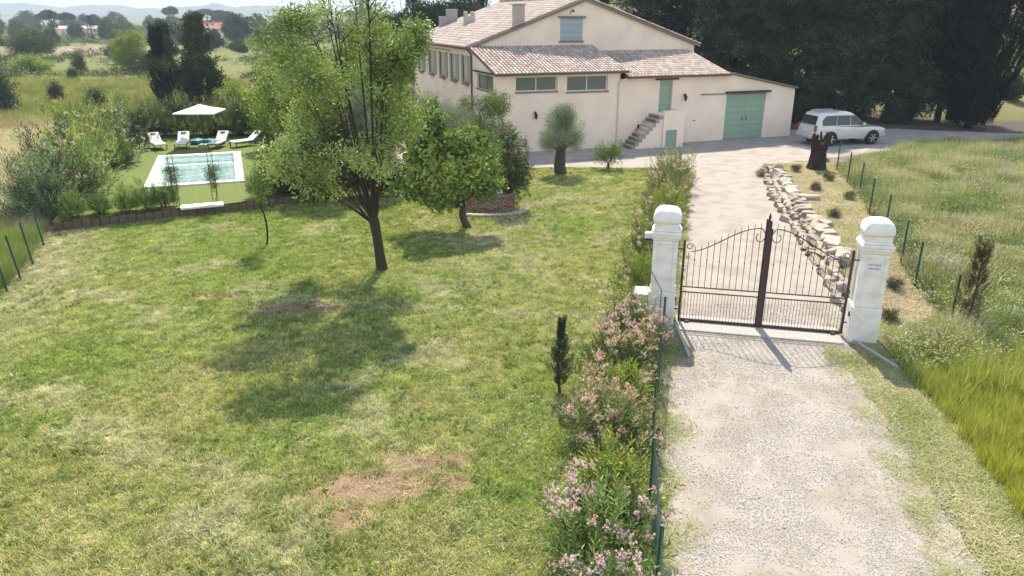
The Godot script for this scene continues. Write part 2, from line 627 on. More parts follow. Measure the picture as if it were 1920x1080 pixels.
# ---------------------------------------------------------------- outlines on the ground, as (d, x)
const DRIVE_LEFT := [[-6.0, 0.2], [8.0, 2.0], [14.0, 3.2], [16.8, 4.0], [24.5, 5.9], [29.2, 7.0], [34.0, 8.15], [36.0, 8.5]]
const DRIVE_RIGHT := [[-6.0, 4.3], [8.0, 6.17], [11.2, 6.7], [14.3, 7.25], [16.0, 7.8], [17.0, 8.25], [19.0, 8.7], [21.6, 9.25], [24.5, 9.8], [26.7, 10.1], [30.6, 10.9], [35.8, 12.15], [37.5, 12.9]]
const VERGE := [[-6.0, 5.9], [9.1, 7.53], [10.2, 7.7], [11.9, 7.94], [13.9, 8.06], [15.7, 8.4], [16.6, 10.5]]
const FENCE_RIGHT := [[16.6, 10.55], [19.03, 10.91], [20.6, 11.3], [25.7, 12.64], [28.6, 13.55], [31.0, 14.08], [33.7, 14.76], [37.0, 15.6]]
const FENCE_LEFT := [[-6.0, -10.5], [16.5, -13.2], [19.0, -13.6], [21.3, -14.4], [24.2, -15.6], [45.0, -23.5]]
const POOL_AT := Vector2(-14.6, 34.5)      # x, d of the pool's middle
const HOUSE_TURN := 0.34907                # the house and the pool stand 20 degrees off
const BARE := [[-2.25, 9.95, 0.85, 0.36], [-1.4, 10.75, 0.55, 0.22], [-0.85, 10.1, 0.45, 0.2], [-1.83, 12.6, 0.24, 0.14], [-5.3, 17.6, 1.0, 0.34], [-7.9, 18.5, 0.9, 0.16], [-9.6, 25.2, 0.7, 0.2], [-2.4, 9.2, 0.4, 0.25]]

func along(line: Array, d: float) -> float:
	if d <= line[0][0]:
		return line[0][1]
	for i in line.size() - 1:
		if d <= line[i + 1][0]:
			return lerpf(line[i][1], line[i + 1][1], (d - line[i][0]) / (line[i + 1][0] - line[i][0]))
	return line[-1][1]

func pool_local(x: float, d: float) -> Vector2:
	var r := Vector2(x, d) - POOL_AT
	return Vector2(r.x * cos(HOUSE_TURN) + r.y * sin(HOUSE_TURN), -r.x * sin(HOUSE_TURN) + r.y * cos(HOUSE_TURN))

func height(x: float, d: float) -> float:
	var y := 0.0
	var bank := smoothstep(17.0, 23.0, d) * (1.0 - smoothstep(35.0, 38.0, d)) * 0.42
	if bank > 0.0:
		y += bank * smoothstep(0.15, 0.75, x - along(DRIVE_RIGHT, d))
	if d > 54.0:
		y += minf((d - 54.0) * 0.13, 22.0) * smoothstep(12.0, 30.0, x)
	if x < -18.0 or d > 50.0 or x > 15.0:
		y += n_big.get_noise_2d(x * 0.5, d * 0.5) * 0.25 * smoothstep(0.0, 20.0, maxf(absf(x) - 18.0, d - 52.0))
	var q := pool_local(x, d)
	if absf(q.x) < 1.85 and absf(q.y) < 3.8:
		y = -1.7
	return y

func lawn_color(x: float, d: float) -> Color:
	var a := n_big.get_noise_2d(x * 1.6, d * 1.6)
	var b := n_mid.get_noise_2d(x, d)
	var e := n_fine.get_noise_2d(x, d)
	var green := Color(0.255, 0.325, 0.075)
	var olive := Color(0.385, 0.370, 0.135)
	var pale := Color(0.48, 0.455, 0.285)
	var soil := Color(0.47, 0.315, 0.215)
	var t := 0.36 + a * 0.75 + b * 0.45 + e * 0.4 + smoothstep(-1.0, -9.0, x) * smoothstep(16.0, 9.0, d) * 0.35
	t -= 0.25 * smoothstep(16.0, 24.0, d) * smoothstep(-1.0, -6.0, x)
	t += 0.25 * smoothstep(28.0, 36.0, d) * smoothstep(-2.0, 1.0, x)
	var c := green.lerp(olive, clampf(t, 0.0, 1.0))
	# hay left in rows, wheel tracks and the dry strip along the fence
	var p := smoothstep(0.22, 0.62, n_big.get_noise_2d(x * 2.3 + 90.0, d * 2.3) + b * 0.9 + e * 0.3) * 0.6
	var line := d - (17.35 - x * 0.16)
	p = maxf(p, exp(-line * line * 16.0) * (0.55 + e * 0.4) * smoothstep(-9.0, -6.0, x))
	p = maxf(p, smoothstep(2.6, 0.2, x - along(FENCE_LEFT, d)) * (0.8 + b * 0.5))
	p = maxf(p, smoothstep(1.2, 0.2, along(DRIVE_LEFT, d) - x) * (0.55 + b * 0.5))
	p = maxf(p, (0.35 + b) * smoothstep(3.5, 0.0, absf(x + 0.5)) * smoothstep(9.0, 2.0, absf(d - 24.0)))
	c = c.lerp(pale, clampf(p, 0.0, 0.9))
	for s in BARE:
		var q := Vector2((x - s[0]) / s[2], (d - s[1]) / s[3]).length()
		c = c.lerp(soil, clampf((1.25 - q + b * 0.7 + e * 0.35) * 1.6, 0.0, 0.92))
	var k := 1.0 + e * 0.45
	return Color(c.r * k, c.g * k, c.b * k)

func ground_color(x: float, d: float) -> Color:
	var a := n_big.get_noise_2d(x, d)
	var b := n_mid.get_noise_2d(x, d)
	if d > 54.0 or x < along(FENCE_LEFT, d) or x > along(FENCE_RIGHT, d) + 25.0:
		var big := n_big.get_noise_2d(x * 0.22, d * 0.22)
		var c := Color(0.25, 0.28, 0.095).lerp(Color(0.35, 0.315, 0.16), clampf(0.4 + a + b * 0.4, 0.0, 1.0))
		if x < along(FENCE_LEFT, d) and d < 60.0:
			c = c.lerp(Color(0.44, 0.37, 0.22), clampf(smoothstep(58.0, 44.0, d) * smoothstep(20.0, 27.0, d) * (1.0 + a), 0.0, 1.0))
		if d > 62.0:
			c = Color(0.215, 0.265, 0.08).lerp(Color(0.30, 0.30, 0.12), clampf(0.5 + big * 1.8 + a * 0.6, 0.0, 1.0))
		if d > 110.0:
			var far := n_big.get_noise_2d(x * 0.05, d * 0.035)
			c = c.lerp(Color(0.16, 0.21, 0.07) if far > 0.05 else Color(0.30, 0.31, 0.15), 0.6)
		var mound := Vector2((x + 92.0) / 26.0, (d - 178.0) / 20.0).length()
		c = c.lerp(Color(0.50, 0.40, 0.33), clampf((1.1 - mound + a * 0.4) * 2.0, 0.0, 0.9))
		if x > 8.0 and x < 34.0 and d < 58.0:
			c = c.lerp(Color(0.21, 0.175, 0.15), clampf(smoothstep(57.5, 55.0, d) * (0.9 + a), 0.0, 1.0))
		return c
	if x > along(DRIVE_RIGHT, d):
		if d < 16.6:
			if x < along(VERGE, d):
				return Color(0.36, 0.345, 0.185).lerp(Color(0.24, 0.27, 0.085), clampf(0.35 + b * 1.2, 0.0, 1.0))
			return Color(0.20, 0.22, 0.05).lerp(Color(0.13, 0.18, 0.04), clampf(0.5 + a + b * 0.5, 0.0, 1.0))
		if x < along(FENCE_RIGHT, d) and d < 38.0:
			return Color(0.52, 0.435, 0.29).lerp(Color(0.44, 0.41, 0.21), clampf(0.4 + b * 1.3 + a, 0.0, 1.0))
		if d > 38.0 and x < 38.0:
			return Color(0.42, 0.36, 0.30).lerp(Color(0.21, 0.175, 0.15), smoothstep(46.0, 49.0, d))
		return Color(0.19, 0.21, 0.06).lerp(Color(0.27, 0.26, 0.10), clampf(0.5 + a + b * 0.5, 0.0, 1.0))
	if d > 38.0:
		return Color(0.42, 0.36, 0.28)
	return lawn_color(x, d)

func build_ground() -> void:
	var xs := PackedFloat32Array([-3000, -2000, -1200, -800, -550, -400, -300, -240, -190, -160, -135, -115, -100, -88, -78, -70, -63, -57, -52, -48, -44])
	var x := -41.0
	while x < 42.0:
		xs.push_back(x)
		x += 0.32 if x > -17.0 and x < 16.0 else 0.8
	xs.append_array([46, 52, 60, 70, 82, 96, 115, 140, 180, 240, 330, 500, 800, 1400, 2200])
	var ds := PackedFloat32Array([-150, -60, -25, -12])
	var d := -6.0
	while d < 75.0:
		ds.push_back(d)
		d += 0.6 if d < 6.0 else 0.3 if d < 40.0 else 0.9
	ds.append_array([78, 82, 87, 92, 98, 105, 113, 122, 132, 143, 155, 168, 182, 200, 225, 255, 300, 360, 450, 600, 850, 1200, 1800, 2600])
	var v := PackedVector3Array()
	var n := PackedVector3Array()
	var c := PackedColorArray()
	var idx := PackedInt32Array()
	var w := xs.size()
	for j in ds.size():
		for i in w:
			var y := height(xs[i], ds[j])
			v.push_back(P(xs[i], ds[j], y))
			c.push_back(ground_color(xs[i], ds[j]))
			var sx := (height(xs[i] + 0.4, ds[j]) - y) / 0.4
			var sd := (height(xs[i], ds[j] + 0.4) - y) / 0.4
			n.push_back(Vector3(-sx, 1, sd).normalized())
	for j in ds.size() - 1:
		for i in w - 1:
			var k := j * w + i
			idx.append_array([k, k + w, k + w + 1, k, k + w + 1, k + 1])
	var a := []
	a.resize(Mesh.ARRAY_MAX)
	a[Mesh.ARRAY_VERTEX] = v
	a[Mesh.ARRAY_NORMAL] = n
	a[Mesh.ARRAY_COLOR] = c
	a[Mesh.ARRAY_INDEX] = idx
	var m := ArrayMesh.new()
	m.add_surface_from_arrays(Mesh.PRIMITIVE_TRIANGLES, a)
	tag(structure("ground", m, mats["ground"]), "mown lawn, dry bank and meadows around the farmhouse", "ground")

	# the gravel drive and the yard in front of the house: one sheet with a ragged edge
	rng.seed = 77
	var edge := PackedVector2Array()
	var outline := []
	for q in DRIVE_LEFT:
		outline.push_back(Vector2(q[1], q[0]))
	outline += [Vector2(6.8, 36.3), Vector2(3.9, 36.55), Vector2(1.0, 36.4), Vector2(-2.0, 37.4), Vector2(-6.0, 38.6), Vector2(-6.0, 41.5), Vector2(0.0, 42.0), Vector2(8.0, 44.8), Vector2(17.0, 49.0), Vector2(22.0, 51.0), Vector2(28.0, 49.0), Vector2(33.0, 47.5), Vector2(33.0, 46.0), Vector2(26.0, 45.0), Vector2(22.0, 42.2), Vector2(18.0, 39.8), Vector2(15.0, 38.3)]
	for i in range(DRIVE_RIGHT.size() - 1, -1, -1):
		outline.push_back(Vector2(DRIVE_RIGHT[i][1], DRIVE_RIGHT[i][0]))
	for i in outline.size():
		var p: Vector2 = outline[i]
		var q: Vector2 = outline[(i + 1) % outline.size()]
		var steps := maxi(1, int(p.distance_to(q) / 0.22))
		var side := (q - p).orthogonal().normalized()
		for k in steps:
			var t := p.lerp(q, float(k) / steps)
			edge.push_back(t + side * (n_mid.get_noise_2d(t.x * 2.0, t.y * 2.0) * 0.28 + rng.randf_range(-0.04, 0.04)))
	var s := Shape.new()
	var tri := Geometry2D.triangulate_polygon(edge)
	for i in range(0, tri.size(), 3):
		var p0 := edge[tri[i]]
		var p1 := edge[tri[i + 1]]
		var p2 := edge[tri[i + 2]]
		if (p1 - p0).cross(p2 - p0) < 0:
			var t := p1
			p1 = p2; p2 = t
		s.tri(P(p0.x, p0.y, 0.012), P(p1.x, p1.y, 0.012), P(p2.x, p2.y, 0.012))
	tag(structure("gravel_drive", s.mesh(), mats["gravel"]), "pale gravel drive running through the gate to the yard", "drive")

	# loose chippings
	var chip := Shape.new()
	chip.box(Vector3.ZERO, Vector3(0.026, 0.015, 0.019), 0.006)
	rng.seed = 3
	var where := []
	var tints := PackedColorArray()
	while where.size() < 42000:
		var dd := 5.0 + 13.0 * pow(rng.randf(), 1.5)
		var xx := lerpf(along(DRIVE_LEFT, dd) - 0.15, along(DRIVE_RIGHT, dd) + 0.25, rng.randf())
		if n_mid.get_noise_2d(xx * 1.4, dd * 1.4) + rng.randfn() * 0.2 < -0.12:
			continue
		where.push_back(Transform3D(Basis(Vector3(rng.randfn() * 0.3, 1, rng.randfn() * 0.3).normalized(), rng.randf() * TAU).scaled(Vector3.ONE * (0.55 + 0.55 * rng.randf() * rng.randf() + (0.9 if rng.randf() < 0.01 else 0.0))), P(xx, dd, 0.016)))
		var pick := rng.randf()
		tints.push_back(shade_of(Color(0.48, 0.45, 0.43), Color(0.27, 0.25, 0.24) if pick > 0.96 else Color(0.41, 0.385, 0.365), 1.0 if pick > 0.93 else rng.randf(), 0.15))
	var chips := mat("stone_chips", Color.WHITE, 0.9)
	chips.vertex_color_use_as_albedo = true
	tag(scatter(self, "gravel", chip.mesh(), chips, where, tints), "loose pale chippings lying on the drive", "gravel", "", "stuff")

func slab_of(poly: PackedVector2Array, y: float) -> Shape:
	var s := Shape.new()
	var tri := Geometry2D.triangulate_polygon(poly)
	for i in range(0, tri.size(), 3):
		var p0 := poly[tri[i]]
		var p1 := poly[tri[i + 1]]
		var p2 := poly[tri[i + 2]]
		if (p1 - p0).cross(p2 - p0) < 0:
			var t := p1
			p1 = p2; p2 = t
		s.tri(P(p0.x, p0.y, y), P(p1.x, p1.y, y), P(p2.x, p2.y, y))
	return s

func build_terrace_and_pool() -> void:
	var outline := PackedVector2Array([Vector2(-15.8, 24.9), Vector2(-12.3, 26.9), Vector2(-10.9, 27.5), Vector2(-8.0, 29.4), Vector2(-8.5, 38.0), Vector2(-12.0, 47.0), Vector2(-24.0, 47.0), Vector2(-22.5, 42.0)])
	var u := Vector2(cos(HOUSE_TURN), sin(HOUSE_TURN))
	var w := Vector2(-u.y, u.x)
	# the lawn round the pool, with the pool's opening left out
	var hole := PackedVector2Array([POOL_AT - u * 1.7 - w * 3.65, POOL_AT + u * 1.7 - w * 3.65, POOL_AT + u * 1.7 + w * 3.65, POOL_AT - u * 1.7 + w * 3.65])
	var s := Shape.new()
	for side in [-1.0, 1.0]:
		var half := PackedVector2Array([POOL_AT - w * 60.0, POOL_AT + w * 60.0, POOL_AT + w * 60.0 + u * 60.0 * side, POOL_AT - w * 60.0 + u * 60.0 * side])
		for piece in Geometry2D.intersect_polygons(outline, half):
			for rest in Geometry2D.clip_polygons(piece, hole):
				var t := slab_of(rest, 0.35)
				s.v.append_array(t.v); s.n.append_array(t.n); s.c.append_array(t.c)
	var m := mat("terrace_turf", Color(0.185, 0.235, 0.055), 0.95, noise_tex("terrace_tone", FastNoiseLite.TYPE_SIMPLEX_SMOOTH, 0.04, [[0.0, Color(0.6, 0.66, 0.6)], [0.5, Color(0.84, 0.85, 0.8)], [1.0, Color(1, 0.96, 0.9)]], 512, 5), 0.5, tex["bumps"], 3.0, true)
	tag(structure("terrace_lawn", s.mesh(), m), "raised even lawn around the swimming pool", "lawn")

	# the low retaining wall along its edge, with a white step
	var wall := thing("retaining_wall", "low dark retaining wall along the front of the pool terrace", "wall", P(-15.8, 24.9))
	var ws := Shape.new()
	rng.seed = 71
	for i in outline.size():
		var a := outline[i]
		var b := outline[(i + 1) % outline.size()]
		var len := a.distance_to(b)
		var place := Transform3D(Basis(Vector3.UP, atan2(b.y - a.y, b.x - a.x)), P(a.x, a.y) - P(-15.8, 24.9))
		var n := maxi(1, int(len / 0.27))
		for k in n:
			var tall := 0.40 + (rng.randf_range(-0.035, 0.035) if i != 1 else -0.05)
			ws.box(place * Vector3(len * (k + 0.5) / n, tall / 2 - 0.06, -0.13 + rng.randf_range(-0.03, 0.03)), Vector3(len / n + 0.02, tall, 0.26), 0.05, place.basis)
	part(wall, "wall", ws.mesh(), mats["rough_wall"])
	var st := Shape.new()
	var sa := outline[1]
	var sb := outline[2]
	var turn := Basis(Vector3.UP, atan2(sb.y - sa.y, sb.x - sa.x))
	st.box(Vector3(0, 0.335, -0.12), Vector3(sa.distance_to(sb) - 0.02, 0.09, 0.52), 0.02, turn)
	var step := part(self, "terrace_step", st.mesh(), mats["coping_white"])
	step.position = P((sa.x + sb.x) / 2, (sa.y + sb.y) / 2)
	tag(step, "long white step up to the pool terrace between two climbing plants", "step")

	# the pool
	var pool := thing("swimming_pool", "rectangular swimming pool of pale turquoise water with broad white coping", "swimming pool", P(POOL_AT.x, POOL_AT.y, 0.35), HOUSE_TURN)
	var names := ["coping", "coping", "coping", "coping"]
	var boxes := [[Vector3(0, 0.02, 3.74), Vector3(3.93, 0.10, 0.37)], [Vector3(0, 0.02, -3.74), Vector3(3.93, 0.10, 0.37)], [Vector3(-1.79, 0.02, 0), Vector3(0.35, 0.10, 7.11)], [Vector3(1.79, 0.02, 0), Vector3(0.35, 0.10, 7.11)]]
	for k in 4:
		var cs := Shape.new()
		cs.box(boxes[k][0], boxes[k][1], 0.015)
		part(pool, names[k], cs.mesh(), mats["coping_white"])
	var bs := Shape.new()
	bs.box(Vector3(0, -1.55, 0), Vector3(3.6, 0.1, 7.4))
	bs.box(Vector3(-1.73, -0.77, 0), Vector3(0.2, 1.46, 7.4))
	bs.box(Vector3(1.73, -0.77, 0), Vector3(0.2, 1.46, 7.4))
	bs.box(Vector3(0, -0.77, 3.67), Vector3(3.26, 1.46, 0.2))
	bs.box(Vector3(0, -0.77, -3.67), Vector3(3.26, 1.46, 0.2))
	part(pool, "basin", bs.mesh(), mats["liner"])
	for k in 1:
		var ss := Shape.new()
		ss.box(Vector3(0, -0.42 - k * 0.3, -3.2 + k * 0.42), Vector3(3.25, 0.2 + 0.05 * k, 0.5), 0.02)
		part(pool, "step", ss.mesh(), mats["liner"])
	var water := Shape.new()
	for i in 12:
		for j in 26:
			var q := []
			for o in [[0, 0], [1, 0], [1, 1], [0, 1]]:
				var px: float = -1.63 + (i + o[0]) * 3.26 / 12.0
				var pz: float = 3.57 - (j + o[1]) * 7.14 / 26.0
				q.push_back(Vector3(px, -0.09 + n_mid.get_noise_2d(px * 3.0, pz * 3.0) * 0.004, pz))
			water.quad(q[0], q[1], q[2], q[3])
	var wm := mat("pool_water", Color(0.80, 0.96, 0.93), 0.03)
	wm.transparency = BaseMaterial3D.TRANSPARENCY_ALPHA
	wm.albedo_color.a = 0.12
	part(pool, "water", water.mesh(), wm)

# ---------------------------------------------------------------- the farmhouse
# its own axes: x along the front from the wing's left corner, y up, v into the house (v = -z)
func H(x: float, y: float, v: float) -> Vector3:
	return Vector3(x, y, -v)

# a roof plane a (eave left), b (eave right), up to the ridge by vector «rise»; a slab with its rows of barrel tiles as a child
func tiled_roof(house: Node3D, called: String, a: Vector3, b: Vector3, rise: Vector3, spacing: float, seed_: int) -> void:
	var across := (b - a).normalized()
	var up := rise.normalized()
	var out := across.cross(up).normalized()
	if out.y < 0:
		out = -out
	var s := Shape.new()
	var c0 := a + rise * 0.5 + (b - a) * 0.5
	s.box(c0 - out * 0.06, Vector3((b - a).length() - 0.02, 0.10, rise.length() - 0.06), 0.0, Basis(across, out, across.cross(out)))
	var r := part(house, called, s.mesh(), mats["under_tile"])
	var t := Shape.new()
	# one tile: a tapered half pipe, lower end open, lying along -z (up the slope)
	var seg := 5
	for k in seg:
		var a0 := PI * k / seg
		var a1 := PI * (k + 1) / seg
		var p0 := Vector3(-cos(a0) * 0.088, sin(a0) * 0.075, 0.22)
		var p1 := Vector3(-cos(a1) * 0.088, sin(a1) * 0.075, 0.22)
		var q0 := Vector3(-cos(a0) * 0.068, sin(a0) * 0.058 - 0.012, -0.22)
		var q1 := Vector3(-cos(a1) * 0.068, sin(a1) * 0.058 - 0.012, -0.22)
		t.quad(p1, p0, q0, q1)
		t.quad(p0 * Vector3(0.86, 0.84, 1), p0, p1, p1 * Vector3(0.86, 0.84, 1))
	var where := []
	var tints := PackedColorArray()
	rng.seed = seed_
	var cols := int((b - a).length() / spacing)
	var rows := int(ceil(rise.length() / 0.36))
	var basis := Basis(across, out, across.cross(out))
	if basis.z.dot(up) > 0:
		basis = Basis(-across, out, -across.cross(out))
	for i in cols:
		for j in rows:
			var p := a + across * (i + 0.5) * spacing + up * (j * 0.36 + 0.16) + out * (0.02 + rng.randf() * 0.006)
			where.push_back(Transform3D(basis.rotated(out, rng.randfn() * 0.015), p))
			var k := rng.randf()
			var c := Color(0.72, 0.575, 0.50)
			if k < 0.28: c = Color(0.78, 0.685, 0.61)
			elif k < 0.48: c = Color(0.62, 0.47, 0.39)
			elif k < 0.60: c = Color(0.56, 0.49, 0.43)
			tints.push_back(shade_of(c, c, 0.0, 0.14))
	var ts := scatter(r, "tiles", t.mesh(), mats["tile"], where, tints)
	ts.set_meta("kind", "stuff")

func panel(house: Node3D, called: String, at: Vector3, size: Vector3, m: String, bevel := 0.008) -> MeshInstance3D:
	var s := Shape.new()
	s.box(Vector3.ZERO, size, bevel)
	var o := part(house, called, s.mesh(), mats[m])
	o.position = at
	return o

# planked leaf: boards side by side, facing +z; each board a child
func boards(leaf: MeshInstance3D, width: float, tall: float, count: int, m: String) -> void:
	var bw := width / count
	var s := Shape.new()
	s.box(Vector3.ZERO, Vector3(bw - 0.012, tall, 0.02), 0.005)
	var mesh := s.mesh()
	for k in count:
		var o := part(leaf, "board", mesh, mats[m])
		o.position = Vector3(-width / 2 + bw * (k + 0.5), 0, 0.022 + 0.002 * (k % 2))

func window_in(house: Node3D, x0: float, y0: float, x1: float, y1: float, place: Transform3D, bars: int, deep: float, frame_mat := "white_frame") -> void:
	var w := x1 - x0
	var h := y1 - y0
	var s := Shape.new()
	var f := 0.06
	s.box(Vector3(0, h / 2 - f / 2, 0), Vector3(w, f, 0.07), 0.006)
	s.box(Vector3(0, -h / 2 + f / 2, 0), Vector3(w, f, 0.07), 0.006)
	s.box(Vector3(-w / 2 + f / 2, 0, 0), Vector3(f, h - 2 * f - 0.002, 0.07), 0.006)
	s.box(Vector3(w / 2 - f / 2, 0, 0), Vector3(f, h - 2 * f - 0.002, 0.07), 0.006)
	for k in bars:
		s.box(Vector3(-w / 2 + w * (k + 1) / (bars + 1), 0, 0), Vector3(f * 0.9, h - 2 * f - 0.002, 0.064), 0.006)
	var fr := part(house, "window", s.mesh(), mats[frame_mat])
	fr.transform = place * Transform3D(Basis(), Vector3((x0 + x1) / 2, (y0 + y1) / 2, -deep))
	var pw := (w - 2 * f) / (bars + 1)
	for k in bars + 1:
		var g := Shape.new()
		g.box(Vector3(-w / 2 + f + pw * (k + 0.5), 0, 0), Vector3(pw - 0.03, h - 2 * f, 0.008))
		part(fr, "pane", g.mesh(), mats["glass"])
	var sl := Shape.new()
	sl.box(Vector3(0, -h / 2 - 0.035, deep * 0.5 + 0.02), Vector3(w + 0.10, 0.07, deep + 0.10), 0.01)
	part(fr, "sill", sl.mesh(), mats["sill"])

func build_house() -> void:
	var house := thing("farmhouse", "large cream farmhouse with tiled roofs, green doors and an outside stair", "house", P(-0.78, 40.34), HOUSE_TURN)
	var back := Transform3D(Basis(), Vector3(0, 0, 0))
	var V := 4.3
	# --- front of the wing: two clerestory windows
	var s := Shape.new()
	s.wall(0, 7.2, -0.3, 4.02, -0.3, 0.0, [[1.04, 3.22, 3.43, 4.0], [4.0, 3.14, 6.46, 3.98]])
	part(house, "front_wall", s.mesh(), mats["render"])
	s = Shape.new()
	s.wall(7.2, 14.15, -0.3, 3.72, -0.3, -0.012, [[9.75, 1.83, 10.6, 3.60]])
	part(house, "front_wall", s.mesh(), mats["render"])
	# --- left side of the wing, with its window under the slope of the roof
	var left := Transform3D(Basis(Vector3.UP, -PI / 2), Vector3(0, 0, 0))     # its x runs from back to front, z faces left
	s = Shape.new()
	s.wall(-V, -0.3, -0.3, 4.05, -0.3, 0.0, [[-3.5, 3.2, -0.62, 4.0]], left)
	s.prism(PackedVector2Array([Vector2(-V, 4.05), Vector2(-0.02, 4.05), Vector2(-0.02, 4.13), Vector2(-V, 5.22)]), -0.3, 0.0, left)
	part(house, "side_wall", s.mesh(), mats["render"])
	# --- lean-to with the garage door
	s = Shape.new()
	s.wall(14.15, 19.2, -0.3, 2.75, -0.3, 0.0, [[14.3, -0.2, 17.1, 2.70]])
	s.prism(PackedVector2Array([Vector2(14.15, 2.75), Vector2(19.2, 2.75), Vector2(19.2, 2.86), Vector2(14.3, 3.84), Vector2(14.15, 3.84)]), -0.3, 0.0)
	part(house, "front_wall", s.mesh(), mats["render"])
	s = Shape.new()
	s.box(Vector3(19.05, 1.28, -3.2), Vector3(0.3, 3.16, 5.8))
	s.box(Vector3(16.7, 1.6, -6.15), Vector3(5.0, 3.6, 0.3))
	part(house, "side_wall", s.mesh(), mats["render"])
	s = Shape.new()
	var ax := atan2(-0.98, 4.9)
	s.box(Vector3(16.72, 3.43, -3.05), Vector3(5.2, 0.09, 6.5), 0.01, Basis(Vector3.BACK, ax))
	part(house, "lean_to_roof", s.mesh(), mats["sill"])
	# --- main block
	s = Shape.new()
	s.prism(PackedVector2Array([Vector2(0, -0.3), Vector2(14.6, -0.3), Vector2(14.6, 5.42), Vector2(7.0, 7.90), Vector2(0, 5.34)]), -V - 0.35, -V)
	part(house, "gable_wall", s.mesh(), mats["render"])
	s = Shape.new()
	s.prism(PackedVector2Array([Vector2(0.36, -0.3), Vector2(14.24, -0.3), Vector2(14.24, 5.42), Vector2(7.0, 7.86), Vector2(0.36, 5.34)]), -19.2, -18.9)
	part(house, "gable_wall", s.mesh(), mats["render"])
	s = Shape.new()
	s.box(Vector3(14.42, 2.5, -11.8), Vector3(0.35, 5.6, 14.2))
	part(house, "side_wall", s.mesh(), mats["render"])
	var holes := []
	var mids := [5.45, 7.95, 10.65, 13.5, 16.6]
	for m in mids:
		holes.push_back([-m - 0.5, 3.35, -m + 0.5, 4.85])
	s = Shape.new()
	s.wall(-19.2, -V - 0.352, -0.3, 5.3, -0.35, 0.0, holes, left)
	part(house, "side_wall", s.mesh(), mats["render"])
	for m in mids:
		window_in(house, -m - 0.5, 3.35, -m + 0.5, 4.85, left, 1, 0.18)
		for sd in [-1.0, 1.0]:
			var sh := Shape.new()
			sh.box(Vector3.ZERO, Vector3(0.5, 1.52, 0.035), 0.006)
			var leaf := part(house, "shutter", sh.mesh(), mats["shutter_green"])
			leaf.transform = left * Transform3D(Basis(Vector3.UP, sd * 0.12), Vector3(-m + sd * 0.79, 4.1, 0.06))
			boards(leaf, 0.48, 1.48, 4, "shutter_green")
		var bx := Shape.new()
		for k in 2:
			bx.box(Vector3(-0.24 + k * 0.48, 0, 0), Vector3(0.42, 0.16, 0.16), 0.02)
		var fb := part(house, "flower_box", bx.mesh(), mats["tile_far"])
		fb.transform = left * Transform3D(Basis(), Vector3(-m, 3.26, 0.12))
	for v in [6.72, 9.3, 12.05, 15.1]:
		var pl := Shape.new()
		pl.box(Vector3.ZERO, Vector3(0.30, 1.75, 0.05), 0.01)
		var o := part(house, "pilaster", pl.mesh(), mats["trim_white"])
		o.transform = left * Transform3D(Basis(), Vector3(-v, 4.05, 0.024))
	# a cable slung along the side wall
	var cb := Shape.new()
	cb.tube([H(-0.02, 4.98, 9.0), H(-0.03, 5.0, 11.0), H(-0.03, 4.97, 14.0), H(-0.02, 5.02, 19.0)], [0.02, 0.02, 0.02, 0.02], 5)
	part(house, "cable", cb.mesh(), mats["black_iron"])
	# --- floors that close the rooms behind the windows
	s = Shape.new()
	s.box(Vector3(7.2, 2.1, -2.3), Vector3(13.6, 0.1, 3.98))
	s.box(Vector3(7.3, 2.6, -11.8), Vector3(13.8, 0.1, 14.2))
	s.box(Vector3(7.35, 3.0, -2.3), Vector3(0.12, 1.7, 3.98))
	part(house, "floor", s.mesh(), mats["interior"])
	# --- roofs
	tiled_roof(house, "wing_roof", H(-0.22, 4.17, -0.38), H(7.62, 4.17, -0.38), H(0, 1.16, 4.66), 0.215, 31)
	tiled_roof(house, "low_roof", H(7.5, 3.85, -0.38), H(14.32, 3.85, -0.38), H(0, 1.14, 4.66), 0.215, 32)
	tiled_roof(house, "main_roof", H(-0.36, 5.36, 19.4), H(-0.36, 5.36, 4.12), H(7.38, 2.66, 0), 0.225, 33)
	tiled_roof(house, "main_roof", H(14.95, 5.36, 4.12), H(14.95, 5.36, 19.4), H(-7.95, 2.66, 0), 0.225, 34)
	s = Shape.new()
	for k in 36:
		s.tube([H(7.0, 8.04, 4.12 + k * 0.425), H(7.0, 8.05, 4.12 + k * 0.425 + 0.45)], [0.115, 0.10], 8)
	part(house, "ridge_tiles", s.mesh(), mats["tile_far"])
	# verges: dark boards under the roof edges
	s = Shape.new()
	var vl := Vector2(7.36, 2.66)
	s.box(H(3.32, 6.58, 4.2), Vector3(vl.length(), 0.12, 0.16), 0.01, Basis(Vector3.BACK, atan2(2.66, 7.38)))
	s.box(H(10.97, 6.58, 4.2), Vector3(8.38, 0.12, 0.16), 0.01, Basis(Vector3.BACK, -atan2(2.66, 7.95)))
	part(house, "verge_board", s.mesh(), mats["sill"])
	s = Shape.new()
	s.box(H(-0.09, 5.27, 11.8), Vector3(0.42, 0.12, 15.1), 0.01)
	part(house, "eaves_board", s.mesh(), mats["dark_wood"])
	s = Shape.new()
	s.tube([H(-0.43, 5.33, 4.1), H(-0.43, 5.31, 19.4)], [0.075, 0.075], 8)
	part(house, "gutter", s.mesh(), mats["gutter_brown"])
	s = Shape.new()
	s.tube([H(-0.36, 5.25, 4.22), H(-0.10, 5.0, 4.30), H(-0.07, 4.85, 4.34), H(-0.07, 0.0, 4.34)], [0.05, 0.05, 0.05, 0.05], 8)
	part(house, "downpipe", s.mesh(), mats["gutter_brown"])
	# pale moulding and white gutter under the wing's eaves
	s = Shape.new()
	s.box(Vector3(3.6, 4.07, 0.06), Vector3(7.3, 0.10, 0.13), 0.015)
	s.box(Vector3(10.9, 3.765, 0.05), Vector3(6.7, 0.09, 0.13), 0.015)
	part(house, "cornice", s.mesh(), mats["trim_white"])
	s = Shape.new()
